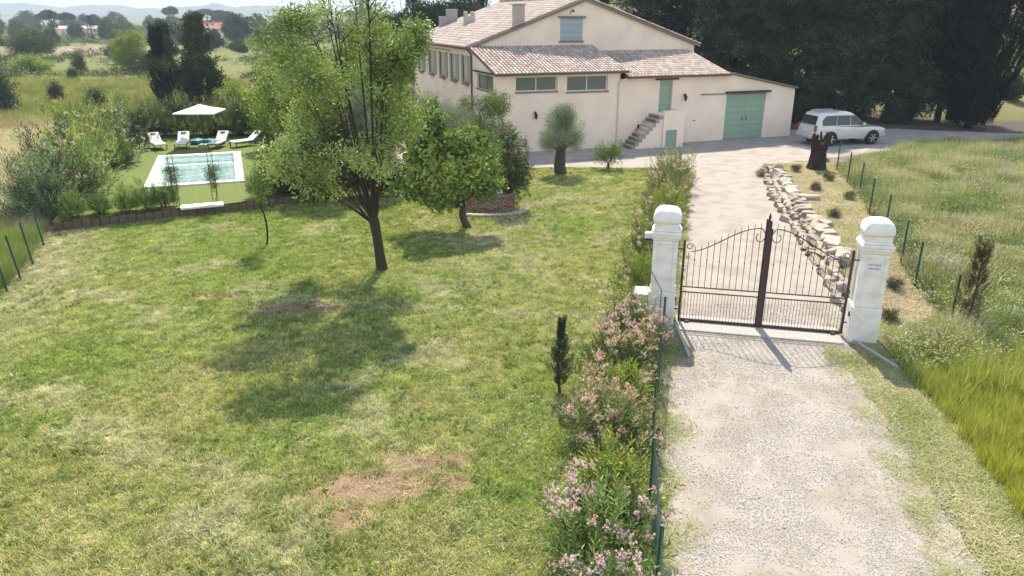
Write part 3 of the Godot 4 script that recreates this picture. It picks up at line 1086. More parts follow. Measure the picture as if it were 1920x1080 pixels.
	s.tube([Vector3(7.7, 3.78, 0.16), Vector3(7.2, 3.66, 0.10), Vector3(7.14, 3.5, 0.055), Vector3(7.14, 0.0, 0.055)], [0.045, 0.045, 0.045, 0.045], 8)
	part(house, "downpipe", s.mesh(), mats["trim_white"])
	s = Shape.new()
	s.box(Vector3(-1.9, 4.12, 0.07), Vector3(3.9, 0.07, 0.16), 0.01)
	var sidelintel := part(house, "lintel", s.mesh(), mats["dark_wood"])
	sidelintel.transform = left
	# --- windows of the wing
	window_in(house, 1.04, 3.22, 3.43, 4.0, back, 1, 0.16)
	window_in(house, 4.0, 3.14, 6.46, 3.98, back, 1, 0.16)
	window_in(house, -3.5, 3.2, -0.62, 4.0, left, 1, 0.14, "sill")
	# --- gable shutters under their small lintel
	for k in 2:
		var leaf := panel(house, "loft_shutter", H(5.76 + k * 0.705, 6.27, 4.3) + Vector3(0, 0, 0.025), Vector3(0.70, 1.27, 0.04), "shutter_blue")
		boards(leaf, 0.68, 1.25, 5, "shutter_blue")
	panel(house, "lintel", H(6.11, 6.96, 4.25), Vector3(1.75, 0.10, 0.16), "sill")
	panel(house, "sill", H(6.11, 5.60, 4.25), Vector3(1.60, 0.07, 0.14), "sill")
	s = Shape.new()
	s.tube([H(6.0, 7.12, 4.3), H(6.0, 7.32, 4.1), H(6.0, 7.36, 3.85)], [0.025, 0.025, 0.02], 6)
	s.tube([H(6.0, 7.36, 3.88), H(6.0, 7.26, 3.82)], [0.03, 0.08], 8)
	part(house, "gable_lamp", s.mesh(), mats["black_iron"])
	# --- the upper door and its lintel
	var door := panel(house, "door", Vector3(10.175, 2.71, -0.20), Vector3(0.84, 1.77, 0.05), "green_paint")
	boards(door, 0.82, 1.75, 5, "green_paint")
	var hd := Shape.new()
	hd.tube([Vector3(0.32, -0.05, 0.03), Vector3(0.32, -0.05, 0.075), Vector3(0.24, -0.05, 0.08)], [0.012, 0.012, 0.012], 6)
	part(door, "handle", hd.mesh(), mats["black_iron"])
	panel(house, "lintel", Vector3(10.18, 3.655, 0.03), Vector3(1.5, 0.075, 0.16), "dark_wood")
	# --- garage doors hung from a rail
	for k in 2:
		var gd := panel(house, "garage_door", Vector3(15.005 + k * 1.40, 1.33, -0.10), Vector3(1.39, 2.66, 0.05), "green_paint")
		boards(gd, 1.37, 2.62, 9, "green_paint")
		var hg := Shape.new()
		hg.box(Vector3(0.55 - k * 1.1, -0.1, 0.055), Vector3(0.04, 0.22, 0.04), 0.01)
		part(gd, "handle", hg.mesh(), mats["black_iron"])
	panel(house, "garage_lintel", Vector3(15.75, 2.79, 0.10), Vector3(3.1, 0.10, 0.26), "dark_wood")
	panel(house, "rail", Vector3(13.4, 2.72, 0.03), Vector3(1.8, 0.05, 0.06), "sill")
	# --- stair to the upper door
	var n := 9
	for k in n:
		var st := panel(house, "step", Vector3(7.52 + k * 0.205, 0.10 + k * 0.2 - 0.02, 0.60), Vector3(0.24, 0.2, 1.18), "step_stone", 0.012)
		st.position.x += 0.1
	s = Shape.new()
	var side := [Vector2(7.5, -0.2)]
	side.push_back(Vector2(9.42, -0.2)); side.push_back(Vector2(9.42, 1.78))
	for k in range(n - 1, -1, -1):
		side.push_back(Vector2(7.5 + k * 0.205, 0.2 * (k + 1) - 0.045))
		side.push_back(Vector2(7.5 + k * 0.205, 0.2 * k - 0.045))
	s.prism(PackedVector2Array(side), 0.02, 1.16)
	part(house, "stair_side", s.mesh(), mats["render"])
	s = Shape.new()
	s.wall(9.40, 10.72, -0.2, 2.04, 1.05, 1.28, [[9.56, 0.02, 10.28, 0.98]])
	s.box(Vector3(10.62, 0.92, 0.52), Vector3(0.2, 2.24, 1.06))
	s.box(Vector3(10.02, 1.74, 0.52), Vector3(1.2, 0.14, 1.06))
	s.box(Vector3(9.46, 0.78, 0.52), Vector3(0.12, 1.78, 1.06))
	part(house, "landing_wall", s.mesh(), mats["render"])
	var cd := panel(house, "cupboard_door", Vector3(9.92, 0.50, 1.18), Vector3(0.71, 0.95, 0.04), "green_paint")
	boards(cd, 0.69, 0.93, 4, "green_paint")
	# --- wall lamps
	for q in [[11.4, 2.62, 0.0], [2.15, 1.98, 0.0]]:
		s = Shape.new()
		s.box(Vector3(q[0], q[1] + 0.12, 0.05), Vector3(0.10, 0.14, 0.06), 0.01)
		s.tube([Vector3(q[0], q[1] + 0.15, 0.06), Vector3(q[0], q[1] + 0.2, 0.16), Vector3(q[0], q[1] + 0.12, 0.18)], [0.018, 0.018, 0.02], 6)
		s.tube([Vector3(q[0], q[1] + 0.12, 0.18), Vector3(q[0], q[1] + 0.04, 0.18), Vector3(q[0], q[1] - 0.16, 0.18), Vector3(q[0], q[1] - 0.2, 0.18)], [0.03, 0.10, 0.07, 0.03], 8)
		part(house, "wall_lamp", s.mesh(), mats["black_iron"])
	panel(house, "step_lamp", Vector3(8.52, 1.05, 0.03), Vector3(0.16, 0.30, 0.08), "black_iron")
	panel(house, "vent", Vector3(12.2, 1.25, 0.0), Vector3(0.16, 0.05, 0.03), "sill")
	# --- chimneys
	var ch := [[3.05, 5.0, 0.58, 6.3, 7.62], [2.8, 14.0, 0.66, 6.2, 7.02]]
	for q in ch:
		s = Shape.new()
		s.box(H(q[0], (q[3] + q[4]) / 2, q[1]), Vector3(q[2], q[4] - q[3], q[2]), 0.02)
		var c := part(house, "chimney", s.mesh(), mats["chimney_render"])
		var cap := Shape.new()
		if q[1] < 8:
			cap.box(H(q[0], q[4] + 0.03, q[1]), Vector3(q[2] + 0.14, 0.08, q[2] + 0.14), 0.02)
		else:
			for k in [-1.0, 1.0]:
				cap.box(H(q[0] + k * 0.25, q[4] + 0.15, q[1]), Vector3(0.13, 0.32, q[2] - 0.04), 0.02)
		part(c, "cap", cap.mesh(), mats["chimney_render"])
	s = Shape.new()
	s.box(H(2.85, 6.75, 18.6), Vector3(0.75, 1.5, 0.6), 0.03)
	s.box(H(2.2, 6.42, 18.6), Vector3(0.56, 1.15, 0.55), 0.03)
	part(house, "chimney", s.mesh(), mats["grey_stone"])

# ---------------------------------------------------------------- gate and fences
const GATE_TURN := -0.2274

func pillar_mesh(body: Shape, neck: Shape, cap: Shape) -> void:
	# plinth, shaft with a sunk panel on the front, mouldings, neck and rounded cap
	body.box(Vector3(0, 0.40, 0), Vector3(0.62, 0.90, 0.62), 0.015)
	body.box(Vector3(0, 1.48, 0), Vector3(0.52, 1.28, 0.52), 0.01)
	for sx in [-1.0, 1.0]:
		for k in 2:
			if k == 0:
				body.box(Vector3(sx * 0.235, 1.48, 0.2685), Vector3(0.10, 1.24, 0.035), 0.01)
				body.box(Vector3(sx * 0.235, 1.48, -0.2685), Vector3(0.10, 1.24, 0.035), 0.01)
			else:
				body.box(Vector3(sx * 0.2685, 1.48, 0.20), Vector3(0.035, 1.24, 0.08), 0.01)
				body.box(Vector3(sx * 0.2685, 1.48, -0.20), Vector3(0.035, 1.24, 0.08), 0.01)
	for y in [0.905, 2.06]:
		body.box(Vector3(0, y, 0.266), Vector3(0.37, 0.09, 0.03), 0.01)
	neck.box(Vector3(0, 2.15, 0), Vector3(0.60, 0.06, 0.60), 0.015)
	neck.box(Vector3(0, 2.21, 0), Vector3(0.67, 0.06, 0.67), 0.02)
	neck.box(Vector3(0, 2.28, 0), Vector3(0.69, 0.08, 0.69), 0.02)
	neck.box(Vector3(0, 2.42, 0), Vector3(0.56, 0.20, 0.56), 0.02)
	neck.box(Vector3(0, 2.345, 0), Vector3(0.63, 0.05, 0.63), 0.02)
	var rings := []
	for q in [[2.52, 0.28], [2.535, 0.318], [2.60, 0.325], [2.70, 0.308], [2.78, 0.265], [2.83, 0.205], [2.865, 0.11], [2.872, 0.02]]:
		var ring := PackedVector3Array()
		for k in 32:
			var a := -TAU * k / 32
			var cx := cos(a)
			var cz := sin(a)
			var e := 0.30
			ring.push_back(Vector3(signf(cx) * pow(absf(cx), e) * q[1], q[0], signf(cz) * pow(absf(cz), e) * q[1]))
		rings.push_back(ring)
	cap.loft(rings)

func build_gate() -> void:
	var labels := ["white rendered gate pillar beside the flowering hedge, with a small box on its side", "white rendered gate pillar with two blue lines of lettering on its front"]
	var spots := [P(3.63, 16.90), P(8.03, 15.84)]
	for k in 2:
		var p := thing("gate_pillar", labels[k], "gate pillar", spots[k], GATE_TURN, "pillars of the entrance gate")
		var b := Shape.new()
		var n := Shape.new()
		var c := Shape.new()
		pillar_mesh(b, n, c)
		part(p, "shaft", b.mesh(), mats["pillar_render"])
		part(p, "moulding", n.mesh(), mats["pillar_render"])
		part(p, "cap", c.mesh(), mats["pillar_render"])
		var s := Shape.new()
		if k == 0:
			s.box(Vector3(-0.40, 2.16, 0.05), Vector3(0.20, 0.14, 0.16), 0.02)
			part(p, "lamp_box", s.mesh(), mats["white_frame"])
			s = Shape.new()
			s.box(Vector3(-0.40, 2.07, 0.07), Vector3(0.15, 0.04, 0.14), 0.01)
			part(p, "lamp_foot", s.mesh(), mats["black_iron"])
			s = Shape.new()
			s.tube([Vector3(-0.28, 1.35, 0.30), Vector3(-0.10, 1.05, 0.33), Vector3(-0.02, 0.92, 0.34), Vector3(-0.02, 0.1, 0.34)], [0.009, 0.009, 0.009, 0.009], 5)
			part(p, "cable", s.mesh(), mats["dark_frame"])
		else:
			# two lines of small lettering too worn to read: strokes of blue
			rng.seed = 41
			for row in 2:
				s = Shape.new()
				var x := -0.135
				while x < 0.12:
					var w := rng.randf_range(0.012, 0.03)
					s.box(Vector3(x + w / 2, 1.86 - row * 0.085, 0.2625), Vector3(w, 0.045 if rng.randf() < 0.7 else 0.032, 0.004))
					x += w + (0.007 if rng.randf() < 0.8 else 0.025)
				part(p, "lettering", s.mesh(), mat("sign_blue", Color(0.33, 0.38, 0.60), 0.6))
		s = Shape.new()
		s.box(Vector3(0.325 if k == 0 else -0.325, 0.62, 0.1), Vector3(0.03, 0.12, 0.05), 0.008)
		part(p, "sensor", s.mesh(), mats["black_iron"])
	# low white wall stub at the pillar's left
	var st := Shape.new()
	st.box(Vector3(0, 0.33, 0), Vector3(0.30, 0.66, 0.5), 0.015)
	st.box(Vector3(0, 0.69, 0), Vector3(0.36, 0.06, 0.56), 0.015)
	var stub := part(self, "wall_stub", st.mesh(), mats["pillar_render"])
	stub.transform = Transform3D(Basis(Vector3.UP, GATE_TURN), P(3.17, 17.1))
	tag(stub, "low white masonry stub joined to the gate pillar among the hedge", "wall")

	# the sill under the gate and its two kerbs
	var sl := Shape.new()
	sl.box(Vector3(1.98, 0.0, 0.10), Vector3(3.75, 0.10, 0.95), 0.015)
	var sill := structure("threshold", sl.mesh(), mats["concrete"])
	sill.transform = Transform3D(Basis(Vector3.UP, GATE_TURN), P(3.88, 16.86))
	tag(sill, "pale concrete strip under the iron gate", "pavement")
	for k in 2:
		var ka := P(3.93, 16.5, 0.02) if k == 0 else P(7.80, 15.6, 0.02)
		var kz := P(3.85, 14.75, 0.02) if k == 0 else P(8.12, 14.2, 0.02)
		var kb := Shape.new()
		kb.box(Vector3.ZERO, Vector3(0.07, 0.12, ka.distance_to(kz)), 0.01)
		var ke := structure("kerb", kb.mesh(), mats["concrete"])
		ke.transform = Transform3D(Basis(Vector3.UP, atan2(kz.x - ka.x, kz.z - ka.z)), (ka + kz) * 0.5)
		tag(ke, ["thin concrete kerb running forward from the left gate pillar", "thin concrete kerb running forward from the right gate pillar"][k], "kerb")

	# two leaves hung on the pillars
	var hinge := [P(4.02, 16.81), P(7.68, 15.965)]
	for k in 2:
		var leaf := thing("gate_leaf", ["left leaf of the dark iron gate, carrying the thick middle post", "right leaf of the dark iron gate, before the stone bank"][k], "gate", hinge[k], GATE_TURN, "leaves of the iron gate")
		var dir := 1.0 if k == 0 else -1.0
		var w := 1.84
		var f := Shape.new()
		f.box(Vector3(dir * 0.03, 1.07, 0), Vector3(0.055, 2.02, 0.055), 0.006)
		f.box(Vector3(dir * (w / 2 + 0.03), 0.09, 0), Vector3(w - 0.06, 0.06, 0.05), 0.006)
		part(leaf, "frame", f.mesh(), mats["gate_iron"])
		f = Shape.new()
		f.box(Vector3(dir * (w - 0.025), 1.38 if k == 0 else 1.27, 0), Vector3(0.045, 2.62 if k == 0 else 2.40, 0.05), 0.006)
		if k == 0:
			f.box(Vector3(dir * (w + 0.03), 1.33, 0.03), Vector3(0.105, 2.66, 0.035), 0.006)
			f.tube([Vector3(w + 0.02, 2.66, 0.01), Vector3(w + 0.02, 2.74, 0.01), Vector3(w + 0.02, 2.84, 0.01)], [0.02, 0.035, 0.004], 6)
		part(leaf, "stile", f.mesh(), mats["gate_iron"])
		for y in [0.80, 0.93]:
			var r := Shape.new()
			r.box(Vector3(dir * (w / 2 + 0.0), y, 0), Vector3(w - 0.10, 0.028, 0.03), 0.004)
			part(leaf, "rail", r.mesh(), mats["gate_iron"])
		# the swept top rail: low by the pillar, high by the middle, ending in scrolls
		var top := func(t: float) -> float: return 1.80 + 0.66 * smoothstep(0.05, 0.92, t)
		var pts := []
		var rad := []
		for i in 17:
			var t := 0.10 + 0.84 * i / 16.0
			pts.push_back(Vector3(dir * w * t, top.call(t), 0)); rad.push_back(0.013)
		for i in range(1, 15):
			var a := PI / 2 - i * 0.42
			var q := 0.19 - i * 0.009
			pts.push_back(Vector3(dir * (w * 0.94 - 0.05 + cos(a) * q * 0.8), top.call(0.94) - 0.19 + sin(a) * q, 0.0)); rad.push_back(0.011)
		var tr := Shape.new()
		tr.tube(pts, rad, 6)
		part(leaf, "top_rail", tr.mesh(), mats["gate_iron"])
		var sc := Shape.new()
		pts = []; rad = []
		for i in 16:
			var a := i * 0.48
			var q := 0.085 - i * 0.003
			pts.push_back(Vector3(dir * (0.16 + cos(a) * q), 1.93 + sin(a) * q, 0)); rad.push_back(0.010)
		sc.tube(pts, rad, 6)
		part(leaf, "scroll", sc.mesh(), mats["gate_iron"])
		for i in 12:
			var t := (i + 1.0) / 13.0
			var b := Shape.new()
			var x := dir * w * t
			var y1: float = top.call(t) + (0.13 if i > 0 else 0.02)
			b.tube([Vector3(x, 0.93, 0), Vector3(x, y1 - 0.06, 0), Vector3(x, y1, 0)], [0.0075, 0.0075, 0.003], 5)
			if i % 2 == 1:
				b.tube([Vector3(x, 1.58, 0), Vector3(x, 1.61, 0), Vector3(x, 1.64, 0)], [0.008, 0.017, 0.008], 6)
			part(leaf, "bar", b.mesh(), mats["gate_iron"])
		var low := Shape.new()
		low.tube([Vector3(0, 0.11, 0), Vector3(0, 0.79, 0)], [0.0058, 0.0058], 5)
		var low_mesh := low.mesh()
		for i in 25:
			part(leaf, "lower_bar", low_mesh, mats["gate_iron"]).position.x = dir * w * (i + 1.0) / 26.0
		var hg := Shape.new()
		hg.tube([Vector3(-dir * 0.14, 1.86, 0), Vector3(dir * 0.02, 1.86, 0)], [0.018, 0.018], 6)
		hg.tube([Vector3(-dir * 0.14, 0.35, 0), Vector3(dir * 0.02, 0.35, 0)], [0.018, 0.018], 6)
		part(leaf, "hinge", hg.mesh(), mats["gate_iron"])
		var stop := Shape.new()
		stop.box(Vector3(dir * 0.22, 0.07, 0.06), Vector3(0.10, 0.05, 0.10), 0.01)
		part(leaf, "stop", stop.mesh(), mats["dark_frame"])

# posts [d, x, height, lean] joined by welded wire
func fence(called: String, label: String, posts: Array, gap: float, thick := 0.0022) -> void:
	var base := P(posts[0][1], posts[0][0], height(posts[0][1], posts[0][0]))
	var f := thing(called, label, "fence", base)
	var wire := Shape.new()
	var tops := []
	var feet := []
	for q in posts:
		var foot := P(q[1], q[0], height(q[1], q[0])) - base
		var head := foot + Vector3(q[3], q[2], 0)
		var s := Shape.new()
		s.tube([foot - Vector3(0, 0.2, 0), head], [0.027, 0.027], 6)
		part(f, "post", s.mesh(), mats["fence_green"])
		feet.push_back(foot); tops.push_back(head)
	for i in posts.size() - 1:
		var a: Vector3 = feet[i]
		var b: Vector3 = feet[i + 1]
		var c: Vector3 = tops[i]
		var e: Vector3 = tops[i + 1]
		var n := int(a.distance_to(b) / gap)
		for k in n:
			var t := float(k) / n
			wire.tube([a.lerp(b, t), c.lerp(e, t)], [thick, thick], 3, false)
		for k in 13:
			var t := 0.03 + 0.95 * k / 12.0
			wire.tube([a.lerp(c, t), b.lerp(e, t)], [thick if k < 12 else 0.004, thick if k < 12 else 0.004], 3, false)
	part(f, "wire_mesh", wire.mesh(), mats["wire_green"])

func build_fences() -> void:
	fence("wire_fence", "green wire fence between the flowering hedge and the drive outside the gate", [[5.2, 1.35, 1.22, 0.0], [7.5, 1.80, 1.22, 0.02], [9.5, 2.08, 1.22, 0.0], [11.4, 2.45, 1.22, 0.02], [13.3, 2.9, 1.22, 0.0], [15.25, 3.35, 1.25, 0.0]], 0.05)
	var r := []
	for q in [[16.66, 10.59], [19.03, 10.91], [20.62, 11.29], [23.2, 12.0], [25.73, 12.64], [28.63, 13.55], [30.99, 14.08], [33.74, 14.76]]:
		r.push_back([q[0], q[1], 1.28, 0.0])
	fence("wire_fence", "green wire fence between the dry bank and the wild meadow", r, 0.1, 0.0013)
	fence("wire_fence", "green wire fence with leaning posts along the left of the lawn", [[14.2, -12.7, 1.3, -0.1], [16.4, -13.15, 1.3, -0.1], [18.9, -13.6, 1.3, -0.12], [19.9, -13.85, 1.3, -0.16], [21.3, -14.35, 1.3, -0.14], [23.2, -15.15, 1.3, -0.12], [25.4, -16.0, 1.3, -0.1]], 0.1, 0.0016)

func build_stone_wall() -> void:
	var w := thing("dry_stone_wall", "low curving wall of rough pale stones edging the bank right of the drive", "wall", P(8.4, 17.2))
	var base := P(8.4, 17.2)
	rng.seed = 1234
	var meshes := []
	for k in 7:
		var s := Shape.new()
		var rings := []
		var flat := rng.randf_range(0.8, 1.2)
		for q in [[-0.5, 0.80], [-0.42, 0.96], [0.05, 1.0], [0.42, 0.93], [0.5, 0.80]]:
			var ring := PackedVector3Array()
			for i in 11:
				var a := -TAU * i / 11
				var e := 0.36
				var j := 1.0 + n_fine.get_noise_3d(cos(a) * 1.3 + k * 7.0, q[0] * 0.9, sin(a) * 1.3) * 0.55
				ring.push_back(Vector3(signf(cos(a)) * pow(absf(cos(a)), e) * 0.5 * q[1] * j, q[0] * (1.0 + 0.12 * sin(a * 2.0 + k)), signf(sin(a)) * pow(absf(sin(a)), e) * 0.5 * q[1] * j))
			rings.push_back(ring)
		s.tint = [Color(1, 1, 1), Color(0.86, 0.80, 0.74), Color(1.08, 1.06, 1.02), Color(0.92, 0.90, 0.90), Color(0.98, 0.91, 0.84), Color(0.78, 0.77, 0.76), Color(1.05, 1.0, 0.95)][k]
		s.loft(rings, false)
		meshes.push_back(s.mesh())
	# three uneven courses leaning back against the bank, larger slabs on top
	for course in 3:
		var d := 17.4 + course * 0.15
		while d < 36.2:
			var ease := smoothstep(16.5, 21.0, d) * (1.0 - smoothstep(33.5, 37.0, d))
			var len := rng.randf_range(0.34, 0.80) * (0.6 + 0.4 * ease) * (1.3 if course == 2 and rng.randf() < 0.4 else 1.0)
			var tall := rng.randf_range(0.19, 0.30)
			if course > 0 and (ease < 0.38 * course or rng.randf() < (0.02 if course == 1 else 0.05)):
				d += len
				continue
			var dd := d + len / 2
			var x := along(DRIVE_RIGHT, dd) + 0.02 + course * (0.12 + 0.14 * ease) + rng.randf_range(-0.07, 0.07)
			var y := 0.07 + course * 0.155 + rng.randf_range(-0.02, 0.02)
			var dx := along(DRIVE_RIGHT, dd + 0.4) - along(DRIVE_RIGHT, dd - 0.4)
			var turn := atan2(0.8, dx) + rng.randfn() * 0.3
			var b := Basis(Vector3.UP, turn) * Basis(Vector3.RIGHT, rng.randfn() * 0.14) * Basis(Vector3.BACK, rng.randfn() * 0.12)
			var o := part(w, "stone", meshes[rng.randi() % 7], mats["wall_stone"])
			o.transform = Transform3D(b.scaled_local(Vector3(len * 0.98, tall, rng.randf_range(0.3, 0.46) * (1.35 if course == 2 else 0.85) * (0.55 + 0.45 * ease))), P(x, dd, y) - base)
			d += len * 0.84
	# loose stones fallen on the bank edge
	for q in [[9.85, 21.3], [10.5, 24.2], [11.3, 28.0]]:
		var o := part(w, "slab", meshes[rng.randi() % 7], mats["wall_stone"])
		o.transform = Transform3D(Basis(Vector3.UP, rng.randfn() * 0.6).scaled_local(Vector3(rng.randf_range(0.5, 0.9), rng.randf_range(0.14, 0.24), rng.randf_range(0.36, 0.55))), P(q[0], q[1], height(q[0], q[1]) + 0.08) - base)

# ---------------------------------------------------------------- trees and bushes near the house
# a tree whose crown hangs on lumps; limbs reach into every lump
func lump_tree(called: String, label: String, category: String, at: Vector3, fork: Vector3, r0: float, lumps: Array, bunch_mesh: Mesh, m: String, count: int, gap: float, freq: float, size: float, a: Color, b: Color, bark: String, group := "", twigs := 2) -> Node3D:
	var t := thing(called, label, category, at, 0.0, group)
	t.set_meta("base_name", called)
	var s := Shape.new()
	limb(s, Vector3(0, -0.1, 0), fork, r0, r0 * 0.75, 0.06, 5, 8)
	for l in lumps:
		var c: Vector3 = l[0]
		var rr: Vector3 = l[1]
		limb(s, fork - Vector3(0, 0.05, 0), c, r0 * 0.42, r0 * 0.12, 0.10, 5, 6)
		for k in twigs:
			var q := c + Vector3(rng.randfn(), rng.randfn() * 0.7 + 0.3, rng.randfn()).normalized() * rr * 0.85
			limb(s, fork.lerp(c, rng.randf_range(0.55, 0.95)), q, r0 * 0.13, r0 * 0.03, 0.12, 3, 4)
	part(t, "trunk", s.mesh(), mats[bark])
	var f := fill(lumps, count, gap, freq, size, a, b)
	foliage(t, "crown", bunch_mesh, mats[m], f[0], f[1])
	return t

func build_near_trees() -> void:
	var ash := bunch("ash", 40, 0.27, 0.12, 0.042, -0.15, 1.0, 0.42)
	var olive := bunch("olive", 46, 0.22, 0.07, 0.016, 0.2)
	var small := bunch("small", 44, 0.22, 0.06, 0.03, 0.2)

	# the tall tree on the lawn: one leaning trunk that divides into steep limbs
	rng.seed = 101
	var t := thing("ash_tree", "tall airy tree on the open lawn, its leaning trunk dividing into many steep limbs", "tree", P(-3.85, 20.84))
	var s := Shape.new()
	var fork := Vector3(-0.10, 1.45, 0.05)
	s.tube([Vector3(0.03, -0.15, 0), Vector3(0.02, 0.06, 0), Vector3(-0.02, 0.5, 0.02), Vector3(-0.06, 1.0, 0.0), fork, Vector3(-0.16, 1.75, 0.06)], [0.24, 0.17, 0.145, 0.14, 0.15, 0.12], 9)
	var ends := [[-1.75, 3.2, 0.3], [-1.5, 4.3, -0.7], [-1.9, 5.4, 0.5], [-1.45, 6.6, -0.2], [-0.7, 5.2, 0.9], [-0.75, 7.2, 0.1], [-0.3, 8.3, -0.4], [0.1, 6.4, -0.9], [0.2, 7.3, 0.5], [0.5, 5.3, 0.3], [0.6, 4.2, -0.5], [0.5, 6.3, -0.1], [-0.2, 4.0, 1.2], [0.35, 3.4, 0.7], [-1.0, 8.6, 0.4], [-1.3, 7.8, -0.8], [0.2, 8.9, 0.2], [-0.4, 3.3, -1.3], [-1.3, 3.9, 1.2], [0.0, 5.0, -1.5], [-2.2, 4.4, 0.1], [-2.1, 6.2, 0.6], [-1.7, 2.6, -0.2], [-2.5, 3.3, 0.4], [0.55, 5.9, 0.2]]
	var lumps := []
	for q in ends:
		var e := Vector3(q[0], q[1], q[2])
		var knee := fork + Vector3((e.x - fork.x) * 0.46, (e.y - fork.y) * 0.42, (e.z - fork.z) * 0.46)
		var thick := 0.014 + 0.005 * rng.randf() + 0.0022 * e.y
		s.tube([fork - Vector3(0, 0.1, 0), fork.lerp(knee, 0.5) + Vector3(rng.randfn(), 0, rng.randfn()) * 0.05, knee, knee.lerp(e, 0.5) + Vector3(rng.randfn(), rng.randfn(), rng.randfn()) * 0.09, e], [thick, thick * 0.9, thick * 0.75, thick * 0.5, 0.012], 6)
		var r := rng.randf_range(0.62, 0.95)
		lumps.push_back([e + Vector3(0, 0.1, 0), Vector3(r, r * 0.85, r)])
		for k in 4:
			var o := Vector3(rng.randfn(), rng.randfn() * 0.5 + 0.35, rng.randfn()).normalized()
			var tip := e + o * r * 1.05
			limb(s, knee.lerp(e, rng.randf_range(0.5, 1.0)), tip, 0.016, 0.005, 0.12, 3, 4)
			if k < 2:
				lumps.push_back([tip, Vector3(0.36, 0.30, 0.36)])
	part(t, "trunk", s.mesh(), mats["bark_brown"])
	var f := fill(lumps, 1420, 0.09, 1.1, 0.92, Color(0.215, 0.30, 0.08), Color(0.49, 0.57, 0.20), false, 0.5)
	foliage(t, "crown", ash, mats["leaf"], f[0], f[1])

	# the low broad-leaved tree behind it
	rng.seed = 102
	lump_tree("fruit_tree", "low broad-leaved tree with a pale trunk between the tall tree and the brick planter", "tree", P(-1.5, 25.44), Vector3(-0.22, 0.8, 0), 0.15,
		[[Vector3(-1.75, 1.7, 0.1), Vector3(0.7, 0.6, 0.8)], [Vector3(-0.75, 1.9, 0.6), Vector3(0.8, 0.7, 0.8)], [Vector3(0.45, 1.9, 0.3), Vector3(0.75, 0.7, 0.8)], [Vector3(-1.1, 2.9, -0.2), Vector3(0.75, 0.6, 0.8)], [Vector3(0.2, 2.75, -0.4), Vector3(0.8, 0.55, 0.8)], [Vector3(-1.9, 2.5, -0.5), Vector3(0.6, 0.5, 0.7)], [Vector3(-0.9, 1.25, 0.6), Vector3(0.75, 0.35, 0.6)], [Vector3(-1.2, 3.75, 0.1), Vector3(0.5, 0.5, 0.5)], [Vector3(-2.2, 1.5, 0.2), Vector3(0.45, 0.4, 0.45)], [Vector3(0.65, 2.4, 0.0), Vector3(0.5, 0.4, 0.5)], [Vector3(-0.4, 3.2, 0.3), Vector3(0.45, 0.35, 0.4)]],
		bunch("broad", 24, 0.27, 0.17, 0.10, -0.2, 1.0, 0.35), "leaf", 900, -0.05, 1.3, 0.95, Color(0.12, 0.22, 0.07), Color(0.42, 0.50, 0.11), "bark_grey", "", 3)

	# the rounded olive by the yard
	rng.seed = 103
	lump_tree("olive_tree", "grey-green rounded olive with a thick trunk standing where lawn meets yard", "tree", P(2.33, 35.13), Vector3(-0.03, 1.05, 0), 0.30,
		[[Vector3(-0.35, 1.9, 0.1), Vector3(0.75, 0.75, 0.75)], [Vector3(0.35, 2.0, 0.1), Vector3(0.75, 0.75, 0.75)], [Vector3(0, 2.55, -0.1), Vector3(0.75, 0.65, 0.75)], [Vector3(-0.6, 1.5, 0.2), Vector3(0.5, 0.45, 0.5)], [Vector3(0.6, 1.5, 0.0), Vector3(0.45, 0.45, 0.5)], [Vector3(0.1, 2.9, 0.1), Vector3(0.5, 0.4, 0.5)]],
		olive, "leaf_thick", 1000, -0.45, 2.0, 0.9, Color(0.23, 0.28, 0.17), Color(0.40, 0.45, 0.29), "bark_grey")
	rng.seed = 104
	var ol := [[-4.95, 35.5, 1.15, "taller grey olive behind the tall lawn tree, before the shuttered wall"], [-3.1, 33.2, 1.0, "grey olive behind the broad-leaved tree, near the corner of the house"], [-6.6, 36.8, 1.05, "grey olive half hidden by the tall lawn tree, nearer the pool"]]
	for q in ol:
		var k: float = q[2]
		lump_tree("olive_tree", q[3], "tree", P(q[0], q[1]), Vector3(0.05, 1.0, 0), 0.2,
			[[Vector3(-0.7, 2.0, 0.2) * k, Vector3(0.9, 0.85, 0.9) * k], [Vector3(0.5, 2.1, 0.3) * k, Vector3(0.9, 0.9, 0.9) * k], [Vector3(-0.1, 2.9, -0.1) * k, Vector3(0.9, 0.8, 0.9) * k], [Vector3(0.9, 2.7, -0.4) * k, Vector3(0.6, 0.6, 0.6) * k], [Vector3(-0.8, 3.0, -0.4) * k, Vector3(0.6, 0.6, 0.6) * k]],
			olive, "leaf_thick", 800, -0.22, 1.8, 0.95, Color(0.19, 0.23, 0.14), Color(0.33, 0.36, 0.23), "bark_grey", "grey olive trees before the side of the house")

	# bushes
	rng.seed = 105
	lump_tree("laurel_bush", "tall dark upright bush right of the brick planter", "bush", P(-0.06, 28.49), Vector3(0, 0.45, 0), 0.10,
		[[Vector3(0, 0.75, 0), Vector3(0.72, 0.7, 0.7)], [Vector3(-0.1, 1.5, 0), Vector3(0.78, 0.75, 0.75)], [Vector3(0.15, 2.15, 0), Vector3(0.65, 0.65, 0.65)], [Vector3(-0.15, 2.65, 0.1), Vector3(0.42, 0.5, 0.42)], [Vector3(0.35, 1.3, 0.2), Vector3(0.5, 0.6, 0.5)]],
		shoot("laurel_shoot", 12, 0.30, 0.10, 0.028), "leaf_thick", 900, -0.4, 1.5, 1.0, Color(0.055, 0.085, 0.03), Color(0.13, 0.155, 0.045), "bark_brown")
	rng.seed = 106
